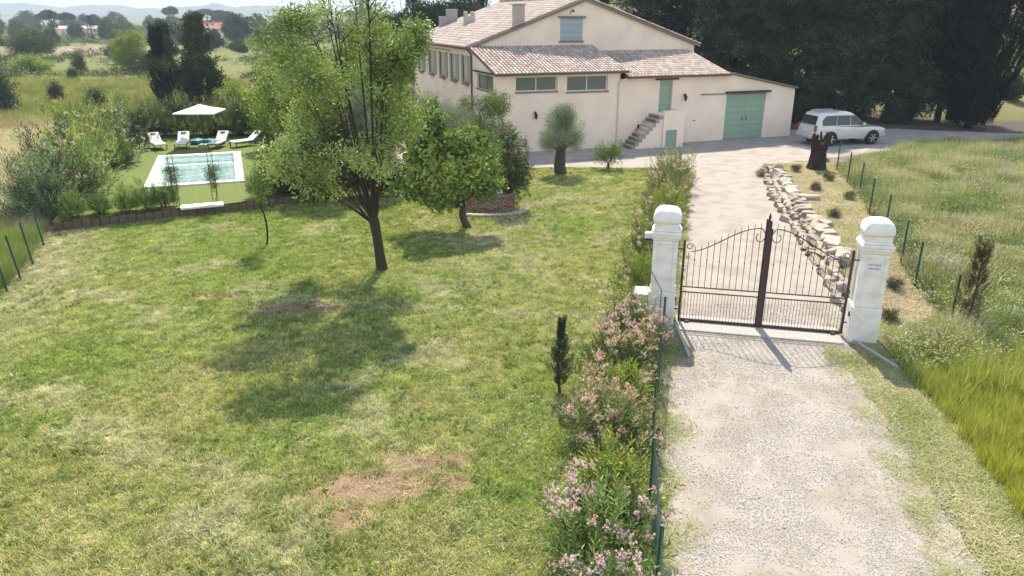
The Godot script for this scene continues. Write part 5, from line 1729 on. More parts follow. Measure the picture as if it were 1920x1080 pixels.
func build_far_land() -> void:
	# scattered bushes and small trees in the left field: x, d, width, height, kind, label
	rng.seed = 401
	var oak := bunch("oak", 30, 0.38, 0.15, 0.09)
	var kinds := [[Color(0.075, 0.11, 0.045), Color(0.20, 0.24, 0.085)], [Color(0.20, 0.29, 0.05), Color(0.44, 0.50, 0.11)], [Color(0.09, 0.085, 0.065), Color(0.20, 0.18, 0.14)], [Color(0.045, 0.085, 0.055), Color(0.11, 0.17, 0.09)]]
	var list := [
		[-37.8, 57.0, 2.4, 3.4, 3, "blue-green small tree with a leaning stem at the field's left side"],
		[-38.6, 65.0, 1.3, 1.8, 2, "greyish half-dead bush alone in the field"],
		[-33.0, 60.6, 1.8, 1.6, 0, "low green bush in the field left of the hedge"],
		[-50.5, 89.0, 1.1, 1.3, 0, "tiny dark bush in the middle of the field"],
		[-54.5, 98.0, 2.0, 3.2, 0, "slim little tree standing up from the field"],
		[-50.0, 103.0, 5.4, 5.6, 1, "light green feathery tree left of the black cypress"],
		[-48.5, 101.0, 3.0, 2.4, 2, "grey bush at the foot of the light green tree"],
		[-62.5, 101.0, 5.4, 2.3, 1, "bright hedge-like bush, right one of the pair across the field"],
		[-70.0, 102.0, 4.2, 2.2, 0, "darker bush, left one of the pair across the field"],
		[-87.5, 143.0, 8.8, 5.2, 0, "big round dark bush far out in the field"],
		[-71.0, 140.0, 4.5, 2.6, 2, "pale grey bush right of the big round one"],
		[-60.0, 120.0, 3.6, 2.2, 0, "low bush below the bare earth mound"],
		[-20.5, 57.0, 3.2, 2.6, 1, "yellow-green thicket behind the dark hedge"],
		[-18.2, 60.0, 3.8, 3.4, 1, "bright thicket right of the holm oak"],
		[-30.5, 52.0, 1.6, 1.2, 1, "small bush at the near side of the field by the hedge"]]
	for q in list:
		var w: float = q[2]
		var h: float = q[3]
		var c = kinds[q[4]]
		var n := int(clampf(90.0 + w * h * 14.0, 100.0, 520.0))
		lump_tree("field_tree" if h > 3.0 else "field_bush", q[5], "tree" if h > 3.0 else "bush", at_ground(q[0], q[1]), Vector3(0, h * 0.3, 0), 0.05 * h * 0.6,
			[[Vector3(-w * 0.2, h * 0.45, 0), Vector3(w * 0.32, h * 0.34, w * 0.3)], [Vector3(w * 0.2, h * 0.48, 0.1), Vector3(w * 0.32, h * 0.36, w * 0.3)], [Vector3(0, h * 0.7, 0), Vector3(w * 0.3, h * 0.3, w * 0.28)], [Vector3(0, h * 0.3, 0), Vector3(w * 0.42, h * 0.28, w * 0.3)]],
			oak, "leaf", n, -0.3, 0.9, clampf(0.55 + w * 0.12, 0.7, 1.7), c[0], c[1], "bark_brown", "", 1)

	# far trees: six kinds built once, then set out in belts
	var protos := []
	var leafy := bunch("far_leaves", 26, 0.9, 0.42, 0.30)
	var pal := [[Color(0.055, 0.09, 0.04), Color(0.14, 0.18, 0.06)], [Color(0.085, 0.12, 0.05), Color(0.20, 0.24, 0.09)], [Color(0.10, 0.12, 0.08), Color(0.20, 0.22, 0.14)], [Color(0.04, 0.06, 0.035), Color(0.09, 0.115, 0.05)]]
	rng.seed = 402
	for k in 4:
		protos.push_back(lump_tree("far_tree", ["round dark tree in the plain, before the first belt", "round light green tree in the plain, before the first belt", "grey-green tree in the plain, before the first belt", "blackish oak in the plain, before the first belt"][k], "tree", at_ground(-120.0 + k * 14.0, 205.0 + k * 6.0), Vector3(0, 2.2, 0), 0.3,
			[[Vector3(-1.7, 3.4, 0), Vector3(2.4, 2.2, 2.3)], [Vector3(1.7, 3.2, 0.4), Vector3(2.4, 2.0, 2.3)], [Vector3(0, 5.2, 0), Vector3(2.4, 2.0, 2.2)], [Vector3(0.4, 2.0, 0.4), Vector3(3.2, 1.7, 2.6)]],
			leafy, "leaf_dark" if k != 1 else "leaf", 330, -0.4, 0.4, 1.0, pal[k][0], pal[k][1], "bark_brown", "trees of the plain, kind %d" % (k + 1), 0))
		protos[k].scale = Vector3.ONE * 0.55
	var pine := lump_tree("far_pine", "flat-topped umbrella pine on the skyline below the blue ridge", "pine", at_ground(-188.0, 334.0), Vector3(0, 6.5, 0), 0.35,
		[[Vector3(-2.6, 9.0, 0), Vector3(3.0, 1.2, 3.0)], [Vector3(2.6, 9.0, 0), Vector3(3.0, 1.2, 3.0)], [Vector3(0, 9.9, 0), Vector3(3.4, 1.2, 3.0)]], leafy, "leaf_dark", 300, -0.5, 0.4, 1.0, Color(0.04, 0.06, 0.035), Color(0.10, 0.13, 0.06), "bark_brown", "umbrella pines on the skyline", 0)
	pine.scale = Vector3.ONE * 0.75
	var far_cyp := cypress("far_cypress", "dark cypress in the plain, left of the first belt", at_ground(-152.0, 262.0), 9.0, 1.4, 260, "far cypresses", Color(0.03, 0.045, 0.03), Color(0.06, 0.08, 0.045))
	rng.seed = 403
	var counted := {}
	# belts: [d, x from, x to, number]
	for belt in [[120.0, -96.0, -60.0, 3, 0.5, "little clump before the bare mound"], [165.0, -84.0, -52.0, 9, 0.55, "thin belt behind the bare mound"], [190.0, -150.0, -72.0, 14, 0.8, "belt left of the bare mound"], [215.0, -70.0, -20.0, 12, 0.9, "belt beside the red-roofed house"], [245.0, -190.0, -70.0, 20, 1.05, "belt left of the red-roofed house"], [300.0, -220.0, -40.0, 24, 1.15, "long belt behind the far houses"], [380.0, -300.0, -90.0, 30, 1.35, "belt nearer the skyline"], [430.0, -190.0, 10.0, 32, 1.65, "dense belt right on the skyline"], [520.0, -420.0, -60.0, 36, 1.75, "last dark belt under the mountains"], [70.0, -24.0, -14.0, 5, 0.55, "bright thicket behind the parasol"], [95.0, -30.0, -8.0, 8, 0.7, "belt behind the lawn tree's crown"]]:
		for i in int(belt[3] * 1.25):
			var x := lerpf(belt[1], belt[2], (i + rng.randf()) / (belt[3] * 1.25))
			var d: float = belt[0] * rng.randf_range(0.94, 1.06)
			if Vector2(x + 92.0, (d - 178.0)).length() < 24.0 or Vector2(x + 84.0, d - 288.0).length() < 12.0 or Vector2(x + 152.0, d - 330.0).length() < 10.0:
				continue
			var k := rng.randi() % 8
			var sz: float = belt[4] * (0.38 + 0.5 * rng.randf() * rng.randf() + 0.12 * rng.randf())
			var src: Node3D = protos[[0, 0, 1, 2, 3, 3, 1, 0][k]]
			if rng.randf() < 0.06:
				src = far_cyp
			elif belt[0] > 300.0 and rng.randf() < 0.16:
				src = pine
			var kind_words: String = str(src.get_meta("label")).get_slice(" in the", 0).get_slice(" on the", 0)
			var key := kind_words + str(belt[5])
			counted[key] = int(counted.get(key, 0)) + 1
			copy_of(src, at_ground(x, d), rng.randf() * TAU, Vector3(sz * rng.randf_range(0.9, 1.3), sz * rng.randf_range(0.8, 1.1), sz), "%s, %s from the left in the %s" % [kind_words, nth(counted[key]), belt[5]], str(src.get_meta("group")))
	# scrub and brambles between them
	rng.seed = 405
	var where := []
	var tints := PackedColorArray()
	while where.size() < 5200:
		var d := 58.0 + 464.0 * pow(rng.randf(), 1.7)
		var x := lerpf(-0.78 * d - 10.0, -0.02 * d - 14.0, rng.randf())
		var w := n_big.get_noise_2d(x * 0.55 + 500.0, d * 0.35)
		if w + rng.randfn() * 0.1 < 0.10 - 0.0006 * minf(d, 300.0) or Vector2((x + 92.0) / 26.0, (d - 178.0) / 20.0).length() < 1.0:
			continue
		if d < 92.0 and (rng.randf() < 0.55 or x > -0.36 * d):
			continue
		var sz := rng.randf_range(0.45, 1.0) * (0.7 + d * 0.004) * (0.5 if d < 92.0 else 1.0)
		where.push_back(Transform3D(spin(1.0).scaled(Vector3(sz * 1.4, sz * 0.75, sz)), P(x, d, height(x, d) + 0.35 * sz)))
		tints.push_back(shade_of(Color(0.09, 0.13, 0.045), Color(0.24, 0.27, 0.10), 0.4 + n_mid.get_noise_2d(x * 0.3, d * 0.3) * 1.5 + rng.randfn() * 0.2, 0.2))
	tag(scatter(self, "undergrowth", bunch("scrub", 52, 0.85, 0.26, 0.15), mats["leaf_dark"], where, tints), "scrub and brambles spread over the far fields", "undergrowth", "", "stuff")
	# far houses
	far_house("far_house", "small far house with a red tiled roof among the trees", at_ground(-100.0, 258.0), 11.0, 7.0, 3.2, 2.0, "tile_far", 0.35)
	far_house("far_house", "low far building with a long pale roof in the plain", at_ground(-160.0, 292.0), 14.0, 7.0, 2.6, 1.0, "chimney_render", 0.1)
	far_house("far_house", "house with a pale roof on the slope at the right edge, behind the great cypress", at_ground(73.0, 108.0), 9.0, 6.0, 2.8, 1.6, "chimney_render", -0.2)
	rng.seed = 404
	for q in [[68.5, 100.0, "dark tree on the slope at the right edge, before the far house"], [78.0, 124.0, "tall dark tree at the top right, behind the far house"], [39.0, 60.0, "low spreading shrub at the foot of the slope right of the great cypress"]]:
		var c := copy_of(protos[3], at_ground(q[0], q[1]), rng.randf() * TAU, Vector3.ONE * (0.9 if q[1] > 70.0 else 0.28), q[2])
		c.set_meta("group", "dark trees on the right slope")
	# blue ridges
	for r in [[2480.0, -2480.0, -800.0, 66.0, "hills", "long blue mountain ridge on the left skyline"], [2200.0, -1130.0, -470.0, 36.0, "hills", "lower blue hills in the middle of the skyline"], [1700.0, -2000.0, 2000.0, 14.0, "hills", "low wooded rise along the foot of the skyline"]]:
		var s := Shape.new()
		var n := 70
		var prev := []
		for i in n + 1:
			var t := float(i) / n
			var x := lerpf(r[1], r[2], t)
			var h: float = r[3] * (pow(sin(t * PI), 0.55) if r[0] < 2400.0 else smoothstep(0.0, 0.3, 1.0 - t) * (0.8 + 0.25 * sin(t * 7.0))) * (1.0 + n_big.get_noise_2d(t * 90.0, r[0]) * 0.28)
			var rows := [P(x, r[0] - 350.0, -3.0), P(x, r[0] - 120.0, h * 0.6 * (1.0 + n_big.get_noise_2d(t * 160.0, 7.0) * 0.3)), P(x, r[0], h), P(x, r[0] + 500.0, -3.0)]
			if i > 0:
				for k in 3:
					s.quad(prev[k], rows[k], rows[k + 1], prev[k + 1])
			prev = rows
		tag(structure("hills", s.mesh(), mats["hill"]), r[5], "hills")

func nth(k: int) -> String:
	var w := ["zeroth", "first", "second", "third", "fourth", "fifth", "sixth", "seventh", "eighth", "ninth", "tenth", "eleventh", "twelfth", "thirteenth", "fourteenth", "fifteenth", "sixteenth", "seventeenth", "eighteenth", "nineteenth", "twentieth"]
	return w[k] if k < w.size() else "%dth" % k

func far_house(called: String, label: String, at: Vector3, w: float, deep: float, h: float, rise: float, roof: String, turn: float) -> void:
	var o := thing(called, label, "house", at, turn)
	var s := Shape.new()
	s.prism(PackedVector2Array([Vector2(-deep / 2, -0.5), Vector2(deep / 2, -0.5), Vector2(deep / 2, h), Vector2(0, h + rise - 0.1), Vector2(-deep / 2, h)]), -w / 2, w / 2, Transform3D(Basis(Vector3.UP, PI / 2), Vector3.ZERO))
	part(o, "wall", s.mesh(), mats["render"])
	for sd in [-1.0, 1.0]:
		s = Shape.new()
		var a := atan2(rise, deep / 2)
		s.box(Vector3(0, h + rise * 0.5 + 0.06, sd * deep / 4), Vector3(w + 0.6, 0.16, Vector2(rise, deep / 2).length() + 0.5), 0.02, Basis(Vector3.RIGHT, sd * a))
		part(o, "roof", s.mesh(), mats[roof])
	for k in 3:
		s = Shape.new()
		s.box(Vector3(-w * 0.3 + k * w * 0.3, h * 0.55, deep / 2 + 0.02), Vector3(1.1, 1.2, 0.08), 0.02)
		part(o, "window", s.mesh(), mats["shutter_blue"])
	s = Shape.new()
	s.box(Vector3(w * 0.25, h + rise * 0.9, 0.3), Vector3(0.7, 1.2, 0.6), 0.03)
	part(o, "chimney", s.mesh(), mats["chimney_render"])

# ---------------------------------------------------------------- grass
func build_grass() -> void:
	rng.seed = 501
	var mown := tuft("mown", 13, 0.085, 0.05, 0.008, 1.1)
	var where := []
	var tints := PackedColorArray()
	while where.size() < 62000:
		var d := 5.5 + 32.0 * pow(rng.randf(), 1.35)
		var x := rng.randf_range(-0.80, 0.30) * (d * 0.94 + 2.4)
		if x < along(FENCE_LEFT, d) - 0.2 or x > along(DRIVE_LEFT, d) + 0.12 or (d > 25.0 and x < -9.0 - (31.0 - d) * 1.6):
			continue
		if d > 36.3 + rng.randf() * 0.3 and x > -8.0:
			continue
		var c := lawn_color(x, d)
		if c.r > c.g * 1.25 and rng.randf() < 0.9:
			continue
		where.push_back(Transform3D(Basis(Vector3.UP, rng.randf() * TAU).scaled(Vector3.ONE * rng.randf_range(0.7, 1.35) * (1.0 + d * 0.012)), P(x, d)))
		var k := rng.randf_range(0.75, 1.75)
		if rng.randf() < 0.12:
			c = c.lerp(Color(0.50, 0.46, 0.27), 0.8)
		elif rng.randf() < 0.10:
			c = c.lerp(Color(0.10, 0.16, 0.03), 0.7)
		tints.push_back(Color(c.r * k, c.g * k * 1.02, c.b * k))
	tag(scatter(self, "grass", mown, mats["grass"], where, tints), "short mown grass of the big lawn", "grass", "", "stuff")

	# broad-leaved weeds and clover among it, and cut stalks left lying
	rng.seed = 506
	var weed := bunch("weed", 16, 0.11, 0.085, 0.045, 0.35, 0.22)
	var stalk := tuft("stalk", 7, 0.16, 0.02, 0.007, 7.0)
	var sw := []
	var stt := PackedColorArray()
	where = []; tints = PackedColorArray()
	for i in 16000:
		var d := 6.0 + 30.0 * pow(rng.randf(), 1.3)
		var x := rng.randf_range(-0.80, 0.30) * (d * 0.94 + 2.4)
		if x < along(FENCE_LEFT, d) or x > along(DRIVE_LEFT, d) - 0.3 or (d > 25.0 and x < -9.0 - (31.0 - d) * 1.6) or d > 36.0:
			continue
		var w := n_mid.get_noise_2d(x * 0.7 + 200.0, d * 0.7)
		var bs := Basis(Vector3.UP, rng.randf() * TAU).scaled(Vector3.ONE * rng.randf_range(0.5, 1.25))
		if w > 0.12 and i % 3 == 0:
			where.push_back(Transform3D(bs, P(x, d, 0.015)))
			tints.push_back(shade_of(Color(0.19, 0.28, 0.07), Color(0.34, 0.40, 0.14), rng.randf(), 0.2))
		elif w < 0.1:
			sw.push_back(Transform3D(bs, P(x, d, 0.03)))
			stt.push_back(shade_of(Color(0.58, 0.53, 0.34), Color(0.42, 0.40, 0.2), rng.randf(), 0.2))
	tag(scatter(self, "lawn_weeds", weed, mats["grass"], where, tints), "broad-leaved weeds growing in the lawn", "weeds", "", "stuff")
	tag(scatter(self, "cut_stalks", stalk, mats["grass"], sw, stt), "dry cut stalks lying on the lawn", "grass", "", "stuff")

	# dry cut grass on the verge and along the fence foot
	rng.seed = 502
	var straw := tuft("straw", 12, 0.12, 0.045, 0.008, 2.6)
	where = []; tints = PackedColorArray()
	while where.size() < 9000:
		var d := rng.randf_range(3.0, 16.6)
		var x := 0.0
		if rng.randf() < 0.8:
			x = along(VERGE, d) - (along(VERGE, d) - along(DRIVE_RIGHT, d) + 0.5) * pow(rng.randf(), 1.2)
			if d > 15.4 and x > 8.4:
				continue
		else:
			x = along(DRIVE_LEFT, d) - 0.1 + absf(rng.randfn()) * 0.28
			if d > 15.8:
				continue
		var b := n_mid.get_noise_2d(x, d)
		if rng.randf() > 0.55 + b * 1.3 and x < along(DRIVE_RIGHT, d) + 0.25:
			continue
		where.push_back(Transform3D(Basis(Vector3.UP, rng.randf() * TAU).scaled(Vector3.ONE * rng.randf_range(0.7, 1.4)), P(x, d, 0.005)))
		tints.push_back(shade_of(Color(0.52, 0.49, 0.28), Color(0.30, 0.35, 0.12), 0.35 + b * 1.4, 0.25))
	tag(scatter(self, "verge_grass", straw, mats["grass"], where, tints), "dry cut grass strewn along both sides of the outer drive", "grass", "", "stuff")

	rng.seed = 507
	where = []; tints = PackedColorArray()
	for i in 2600:
		var d := 6.0 + 10.5 * rng.randf()
		var x := lerpf(along(DRIVE_LEFT, d), along(DRIVE_RIGHT, d), rng.randf())
		if n_mid.get_noise_2d(x * 1.1 + 70.0, d * 1.1) < 0.27:
			continue
		where.push_back(Transform3D(Basis(Vector3.UP, rng.randf() * TAU).scaled(Vector3.ONE * rng.randf_range(0.35, 0.9)), P(x, d, 0.012)))
		tints.push_back(shade_of(Color(0.52, 0.47, 0.30), Color(0.33, 0.34, 0.16), rng.randf(), 0.2))
	tag(scatter(self, "drive_weeds", straw, mats["grass"], where, tints), "sparse dry weeds growing through the drive", "weeds", "", "stuff")

	# sparse dry grass on the bank
	rng.seed = 503
	where = []; tints = PackedColorArray()
	while where.size() < 6500:
		var d := rng.randf_range(16.7, 37.5)
		var x := lerpf(along(DRIVE_RIGHT, d) + 0.55, along(FENCE_RIGHT, d) + 0.1, rng.randf())
		where.push_back(Transform3D(Basis(Vector3.UP, rng.randf() * TAU).scaled(Vector3.ONE * rng.randf_range(0.7, 1.4)), P(x, d, height(x, d))))
		tints.push_back(shade_of(Color(0.58, 0.50, 0.33), Color(0.44, 0.43, 0.21), 0.3 + n_mid.get_noise_2d(x, d) * 1.3, 0.2))
	tag(scatter(self, "bank_grass", straw, mats["grass"], where, tints), "sparse straw-coloured grass on the bank inside the right fence", "grass", "", "stuff")

	# the tall meadow beyond the fence and outside the gate
	rng.seed = 504
	var tall := tuft("meadow", 30, 0.26, 0.46, 0.011, 0.5)
	where = []; tints = PackedColorArray()
	var heads := []
	var htint := PackedColorArray()
	while where.size() < 26000:
		var d := 5.0 + 42.0 * pow(rng.randf(), 1.25)
		var lo := along(VERGE, d) if d < 16.6 else along(FENCE_RIGHT, d)
		if d > 34.0:
			lo = 14.9 + (d - 34.0) * 0.9
		var x := lo + 0.05 + (d * 0.78 + 5.0 - lo) * rng.randf() if d * 0.78 + 5.0 > lo else lo
		if d > 16.2 and d < 17.4 and x < 10.6:
			continue
		if d > 43.0 + (x - 24.0) * 0.12:
			continue
		var y := height(x, d)
		var a := n_big.get_noise_2d(x * 1.4, d * 1.4)
		var b := n_mid.get_noise_2d(x, d)
		var near := smoothstep(17.0, 9.0, d)
		var c := Color(0.30, 0.365, 0.115).lerp(Color(0.48, 0.455, 0.27), clampf(0.45 + a * 1.2 + b * 1.1, 0.0, 1.0))
		if n_mid.get_noise_2d(x * 0.8 + 300.0, d * 0.8) > 0.22:
			c = Color(0.20, 0.27, 0.085)
		c = c.lerp(Color(0.56, 0.55, 0.08), near * 0.75)
		var sz := rng.randf_range(0.55, 1.2) * (1.0 + b * 0.6) * (0.72 if d < 16.6 and x < along(VERGE, d) + 1.0 else 1.0) * smoothstep(-0.15, 0.5, x - lo + 0.15)
		if d > 16.6 and x - lo < 0.4:
			sz *= 0.8
		where.push_back(Transform3D(Basis(Vector3.UP, rng.randf() * TAU).scaled(Vector3(1, 1, 1) * sz * (1.0 + d * 0.006)), P(x, d, y)))
		tints.push_back(shade_of(c, c, 0.0, 0.38))
		if rng.randf() < 0.30 and d > 14.0:
			heads.push_back(Transform3D(Basis(Vector3.UP, rng.randf() * TAU).scaled(Vector3.ONE * rng.randf_range(0.7, 1.3)), P(x, d, y + 0.42 * sz)))
			htint.push_back(shade_of(Color(0.62, 0.58, 0.40), Color(0.48, 0.46, 0.50), clampf(b * 2.0 + 0.2, 0.0, 1.0), 0.2))
	tag(scatter(self, "meadow_grass", tall, mats["grass"], where, tints), "tall yellow-green meadow grass beyond the right fence", "grass", "", "stuff")
	tag(scatter(self, "seed_heads", bunch("head", 16, 0.30, 0.07, 0.03, 0.5, 0.35), mats["grass"], heads, htint), "pale seed heads standing above the meadow grass", "grass", "", "stuff")

	# the wild dry field left of the fence
	rng.seed = 505
	where = []; tints = PackedColorArray()
	while where.size() < 16000:
		var d := 14.0 + 76.0 * pow(rng.randf(), 1.5)
		var hi := along(FENCE_LEFT, d) - 0.3
		if d > 45.0:
			hi = -24.0 + (d - 45.0) * 0.35
		var lo := -0.75 * (d * 0.94 + 2.4) - 2.0
		if lo >= hi:
			continue
		var x := lerpf(lo, hi, rng.randf())
		var a := n_big.get_noise_2d(x, d)
		var b := n_mid.get_noise_2d(x, d)
		var dry := clampf(smoothstep(23.0, 29.0, d) * smoothstep(60.0, 46.0, d) * (1.1 + a) + b * 0.3, 0.0, 1.0)
		var c := Color(0.25, 0.32, 0.06).lerp(Color(0.36, 0.355, 0.12), clampf(0.4 + a + b, 0.0, 1.0)).lerp(Color(0.66, 0.59, 0.43), dry)
		where.push_back(Transform3D(Basis(Vector3.UP, rng.randf() * TAU).scaled(Vector3.ONE * rng.randf_range(0.6, 1.3) * (0.85 + dry * 0.3 + d * 0.004)), P(x, d, height(x, d))))
		if n_mid.get_noise_2d(x * 0.35 + 60.0, d * 0.35) > 0.16 and d > 44.0:
			c = c.lerp(Color(0.40, 0.33, 0.17), 0.75)
		tints.push_back(shade_of(c, c, 0.0, 0.35))
	tag(scatter(self, "field_grass", tall, mats["grass"], where, tints), "tall wild grass of the left field, bleached near the hedge", "grass", "", "stuff")

# ---------------------------------------------------------------- the car
func rounded(x0: float, x1: float, z: float, y: float, r: float, nose := 0.0) -> PackedVector3Array:
	# a rounded rectangle in plan, clockwise from above so that lofts upwards face outwards
	var out := PackedVector3Array()
	for q in [[x1, z, 0], [x0, z, 1], [x0, -z, 2], [x1, -z, 3]]:
		var sx := 1.0 if q[0] == x1 else -1.0
		var sz := signf(q[1])
		for k in 5:
			var a := (float(k) / 4.0) * PI / 2
			var c := [Vector2(sin(PI / 2 - a), sin(a)), Vector2(-sin(a), cos(a)), Vector2(-cos(a), -sin(a)), Vector2(sin(a), -cos(a))][q[2]] as Vector2
			var x: float = q[0] - sx * r + c.x * r
			out.push_back(Vector3(x, y - nose * smoothstep(0.6, 2.4, x), q[1] - sz * r + c.y * r))
	out.reverse()
	return out

func build_car() -> void:
	var car := thing("parked_car", "silver four-wheel-drive estate car parked in the yard before the dark conifers", "car", P(19.2, 44.1, 0.012), deg_to_rad(14.0))
	var paint := mat("car_paint", Color(0.60, 0.595, 0.575), 0.35)
	paint.metallic = 0.2
	paint.clearcoat_enabled = true
	paint.clearcoat = 0.8
	paint.clearcoat_roughness = 0.08
	var dark := mat("car_glass", Color(0.025, 0.03, 0.035), 0.06)
	dark.metallic_specular = 0.6
	var rubber := mat("rubber", Color(0.025, 0.025, 0.025), 0.85)
	var chrome := mat("alloy", Color(0.60, 0.61, 0.63), 0.3)
	chrome.metallic = 0.8
	# lower body
	var s := Shape.new()
	s.loft([rounded(-2.28, 2.25, 0.82, 0.36, 0.22), rounded(-2.36, 2.32, 0.90, 0.46, 0.25), rounded(-2.38, 2.36, 0.925, 0.70, 0.28), rounded(-2.34, 2.34, 0.925, 0.95, 0.3, 0.06), rounded(-2.30, 2.26, 0.90, 1.09, 0.3, 0.16), rounded(-2.24, 2.15, 0.85, 1.13, 0.3, 0.18)])
	part(car, "body", s.mesh(), paint)
	# cabin
	s = Shape.new()
	s.loft([rounded(-2.26, 1.02, 0.86, 1.10, 0.22), rounded(-2.20, 0.74, 0.83, 1.34, 0.22), rounded(-2.08, 0.30, 0.77, 1.68, 0.22), rounded(-2.0, 0.12, 0.72, 1.80, 0.24), rounded(-1.8, -0.1, 0.60, 1.86, 0.25)])
	part(car, "roof", s.mesh(), paint)
	# side glass, one pane per window, set just proud of the cabin
	for sd in [-1.0, 1.0]:
		var panes := [[[-1.88, 1.15], [-1.0, 1.15], [-0.98, 1.69], [-1.66, 1.69], [-1.92, 1.44]], [[-0.96, 1.15], [-0.08, 1.15], [-0.14, 1.69], [-0.94, 1.69]], [[-0.04, 1.15], [0.90, 1.15], [0.24, 1.68], [-0.10, 1.69]]]
		for p in panes:
			var g := Shape.new()
			var outer := []
			var inner := []
			for q in p:
				var z := lerpf(0.862, 0.785, (q[1] - 1.10) / 0.58) + 0.008
				outer.push_back(Vector3(q[0], q[1], sd * z))
				inner.push_back(Vector3(q[0], q[1], sd * (z - 0.03)))
			if sd < 0:
				outer.reverse(); inner.reverse()
			for k in range(1, outer.size() - 1):
				g.tri(outer[0], outer[k], outer[k + 1])
			for k in outer.size():
				var k2 := (k + 1) % outer.size()
				g.quad(inner[k], inner[k2], outer[k2], outer[k])
			part(car, "side_window", g.mesh(), dark)
	var g2 := Shape.new()
	g2.quad(Vector3(-2.282, 1.20, -0.68), Vector3(-2.282, 1.20, 0.68), Vector3(-2.115, 1.66, 0.60), Vector3(-2.115, 1.66, -0.60))
	g2.quad(Vector3(-2.25, 1.20, 0.68), Vector3(-2.25, 1.20, -0.68), Vector3(-2.09, 1.66, -0.60), Vector3(-2.09, 1.66, 0.60))
	part(car, "rear_window", g2.mesh(), dark)
	g2 = Shape.new()
	g2.quad(Vector3(1.03, 1.15, 0.70), Vector3(1.03, 1.15, -0.70), Vector3(0.34, 1.66, -0.62), Vector3(0.34, 1.66, 0.62))
	g2.quad(Vector3(1.0, 1.15, -0.70), Vector3(1.0, 1.15, 0.70), Vector3(0.31, 1.66, 0.62), Vector3(0.31, 1.66, -0.62))
	part(car, "windscreen", g2.mesh(), dark)
	# trim
	s = Shape.new()
	s.box(Vector3(-2.33, 0.52, 0), Vector3(0.22, 0.22, 1.72), 0.06)
	part(car, "rear_bumper", s.mesh(), mat("bumper", Color(0.42, 0.43, 0.45), 0.5))
	s = Shape.new()
	s.box(Vector3(2.30, 0.50, 0), Vector3(0.22, 0.24, 1.70), 0.06)
	part(car, "front_bumper", s.mesh(), mats["bumper"])
	s = Shape.new()
	s.box(Vector3(-2.385, 0.86, 0), Vector3(0.03, 0.13, 0.52), 0.008)
	part(car, "number_plate", s.mesh(), mats["white_cloth"])
	for sd in [-1.0, 1.0]:
		s = Shape.new()
		s.box(Vector3(-2.30, 1.0, sd * 0.80), Vector3(0.12, 0.36, 0.18), 0.03)
		part(car, "tail_light", s.mesh(), mat("tail_red", Color(0.35, 0.05, 0.04), 0.2))
		s = Shape.new()
		s.box(Vector3(2.24, 0.80, sd * 0.72), Vector3(0.16, 0.18, 0.32), 0.04)
		part(car, "headlight", s.mesh(), mats["alloy"])
		s = Shape.new()
		s.box(Vector3(0.72, 1.20, sd * 1.0), Vector3(0.14, 0.18, 0.22), 0.05)
		part(car, "mirror", s.mesh(), paint)
		s = Shape.new()
		s.tube([Vector3(-1.75, 1.84, sd * 0.60), Vector3(-1.65, 1.90, sd * 0.60), Vector3(-0.35, 1.90, sd * 0.60), Vector3(-0.25, 1.82, sd * 0.60)], [0.018, 0.018, 0.018, 0.018], 6)
		part(car, "roof_rail", s.mesh(), chrome)
		s = Shape.new()
		s.box(Vector3(0.0, 0.42, sd * 0.93), Vector3(1.7, 0.07, 0.10), 0.02)
		part(car, "running_board", s.mesh(), mats["bumper"])
		for x in [-0.62, 0.42]:
			s = Shape.new()
			s.box(Vector3(x - 0.22, 0.98, sd * 0.935), Vector3(0.18, 0.035, 0.03), 0.01)
			part(car, "door_handle", s.mesh(), paint)
		for x in [-1.33, 1.46]:
			var arch := Shape.new()
			var rim := []
			for k in 21:
				var a := PI * k / 20.0
				rim.push_back(Vector3(x + cos(a) * 0.46, 0.38 + sin(a) * 0.46, sd * 0.934))
			for k in 20:
				var c := Vector3(x, 0.38, sd * 0.934)
				if sd > 0: arch.tri(c, rim[k], rim[k + 1])
				else: arch.tri(c, rim[k + 1], rim[k])
			part(car, "wheel_arch", arch.mesh(), rubber)
			var wh := Shape.new()
			var lip := []
			for q in [[0.10, 0.27], [0.10, 0.35], [0.06, 0.38], [-0.14, 0.38], [-0.17, 0.30]]:
				var ring := PackedVector3Array()
				for k in 22:
					var a = -TAU * k / 22.0 * -sd
					ring.push_back(Vector3(x + cos(a) * q[1], 0.38 + sin(a) * q[1], sd * (0.88 + q[0])))
				lip.push_back(ring)
			lip.reverse()
			wh.loft(lip)
			var wheel := part(car, "wheel", wh.mesh(), rubber)
			var ri := Shape.new()
			for k in 6:
				var a := TAU * k / 6.0
				ri.box(Vector3(x + cos(a) * 0.13, 0.38 + sin(a) * 0.13, sd * 0.985), Vector3(0.24, 0.06, 0.03), 0.008, Basis(Vector3.BACK, a))
			ri.tube([Vector3(x, 0.38, sd * 0.95), Vector3(x, 0.38, sd * 1.0)], [0.08, 0.07], 10)
			part(wheel, "rim", ri.mesh(), chrome)

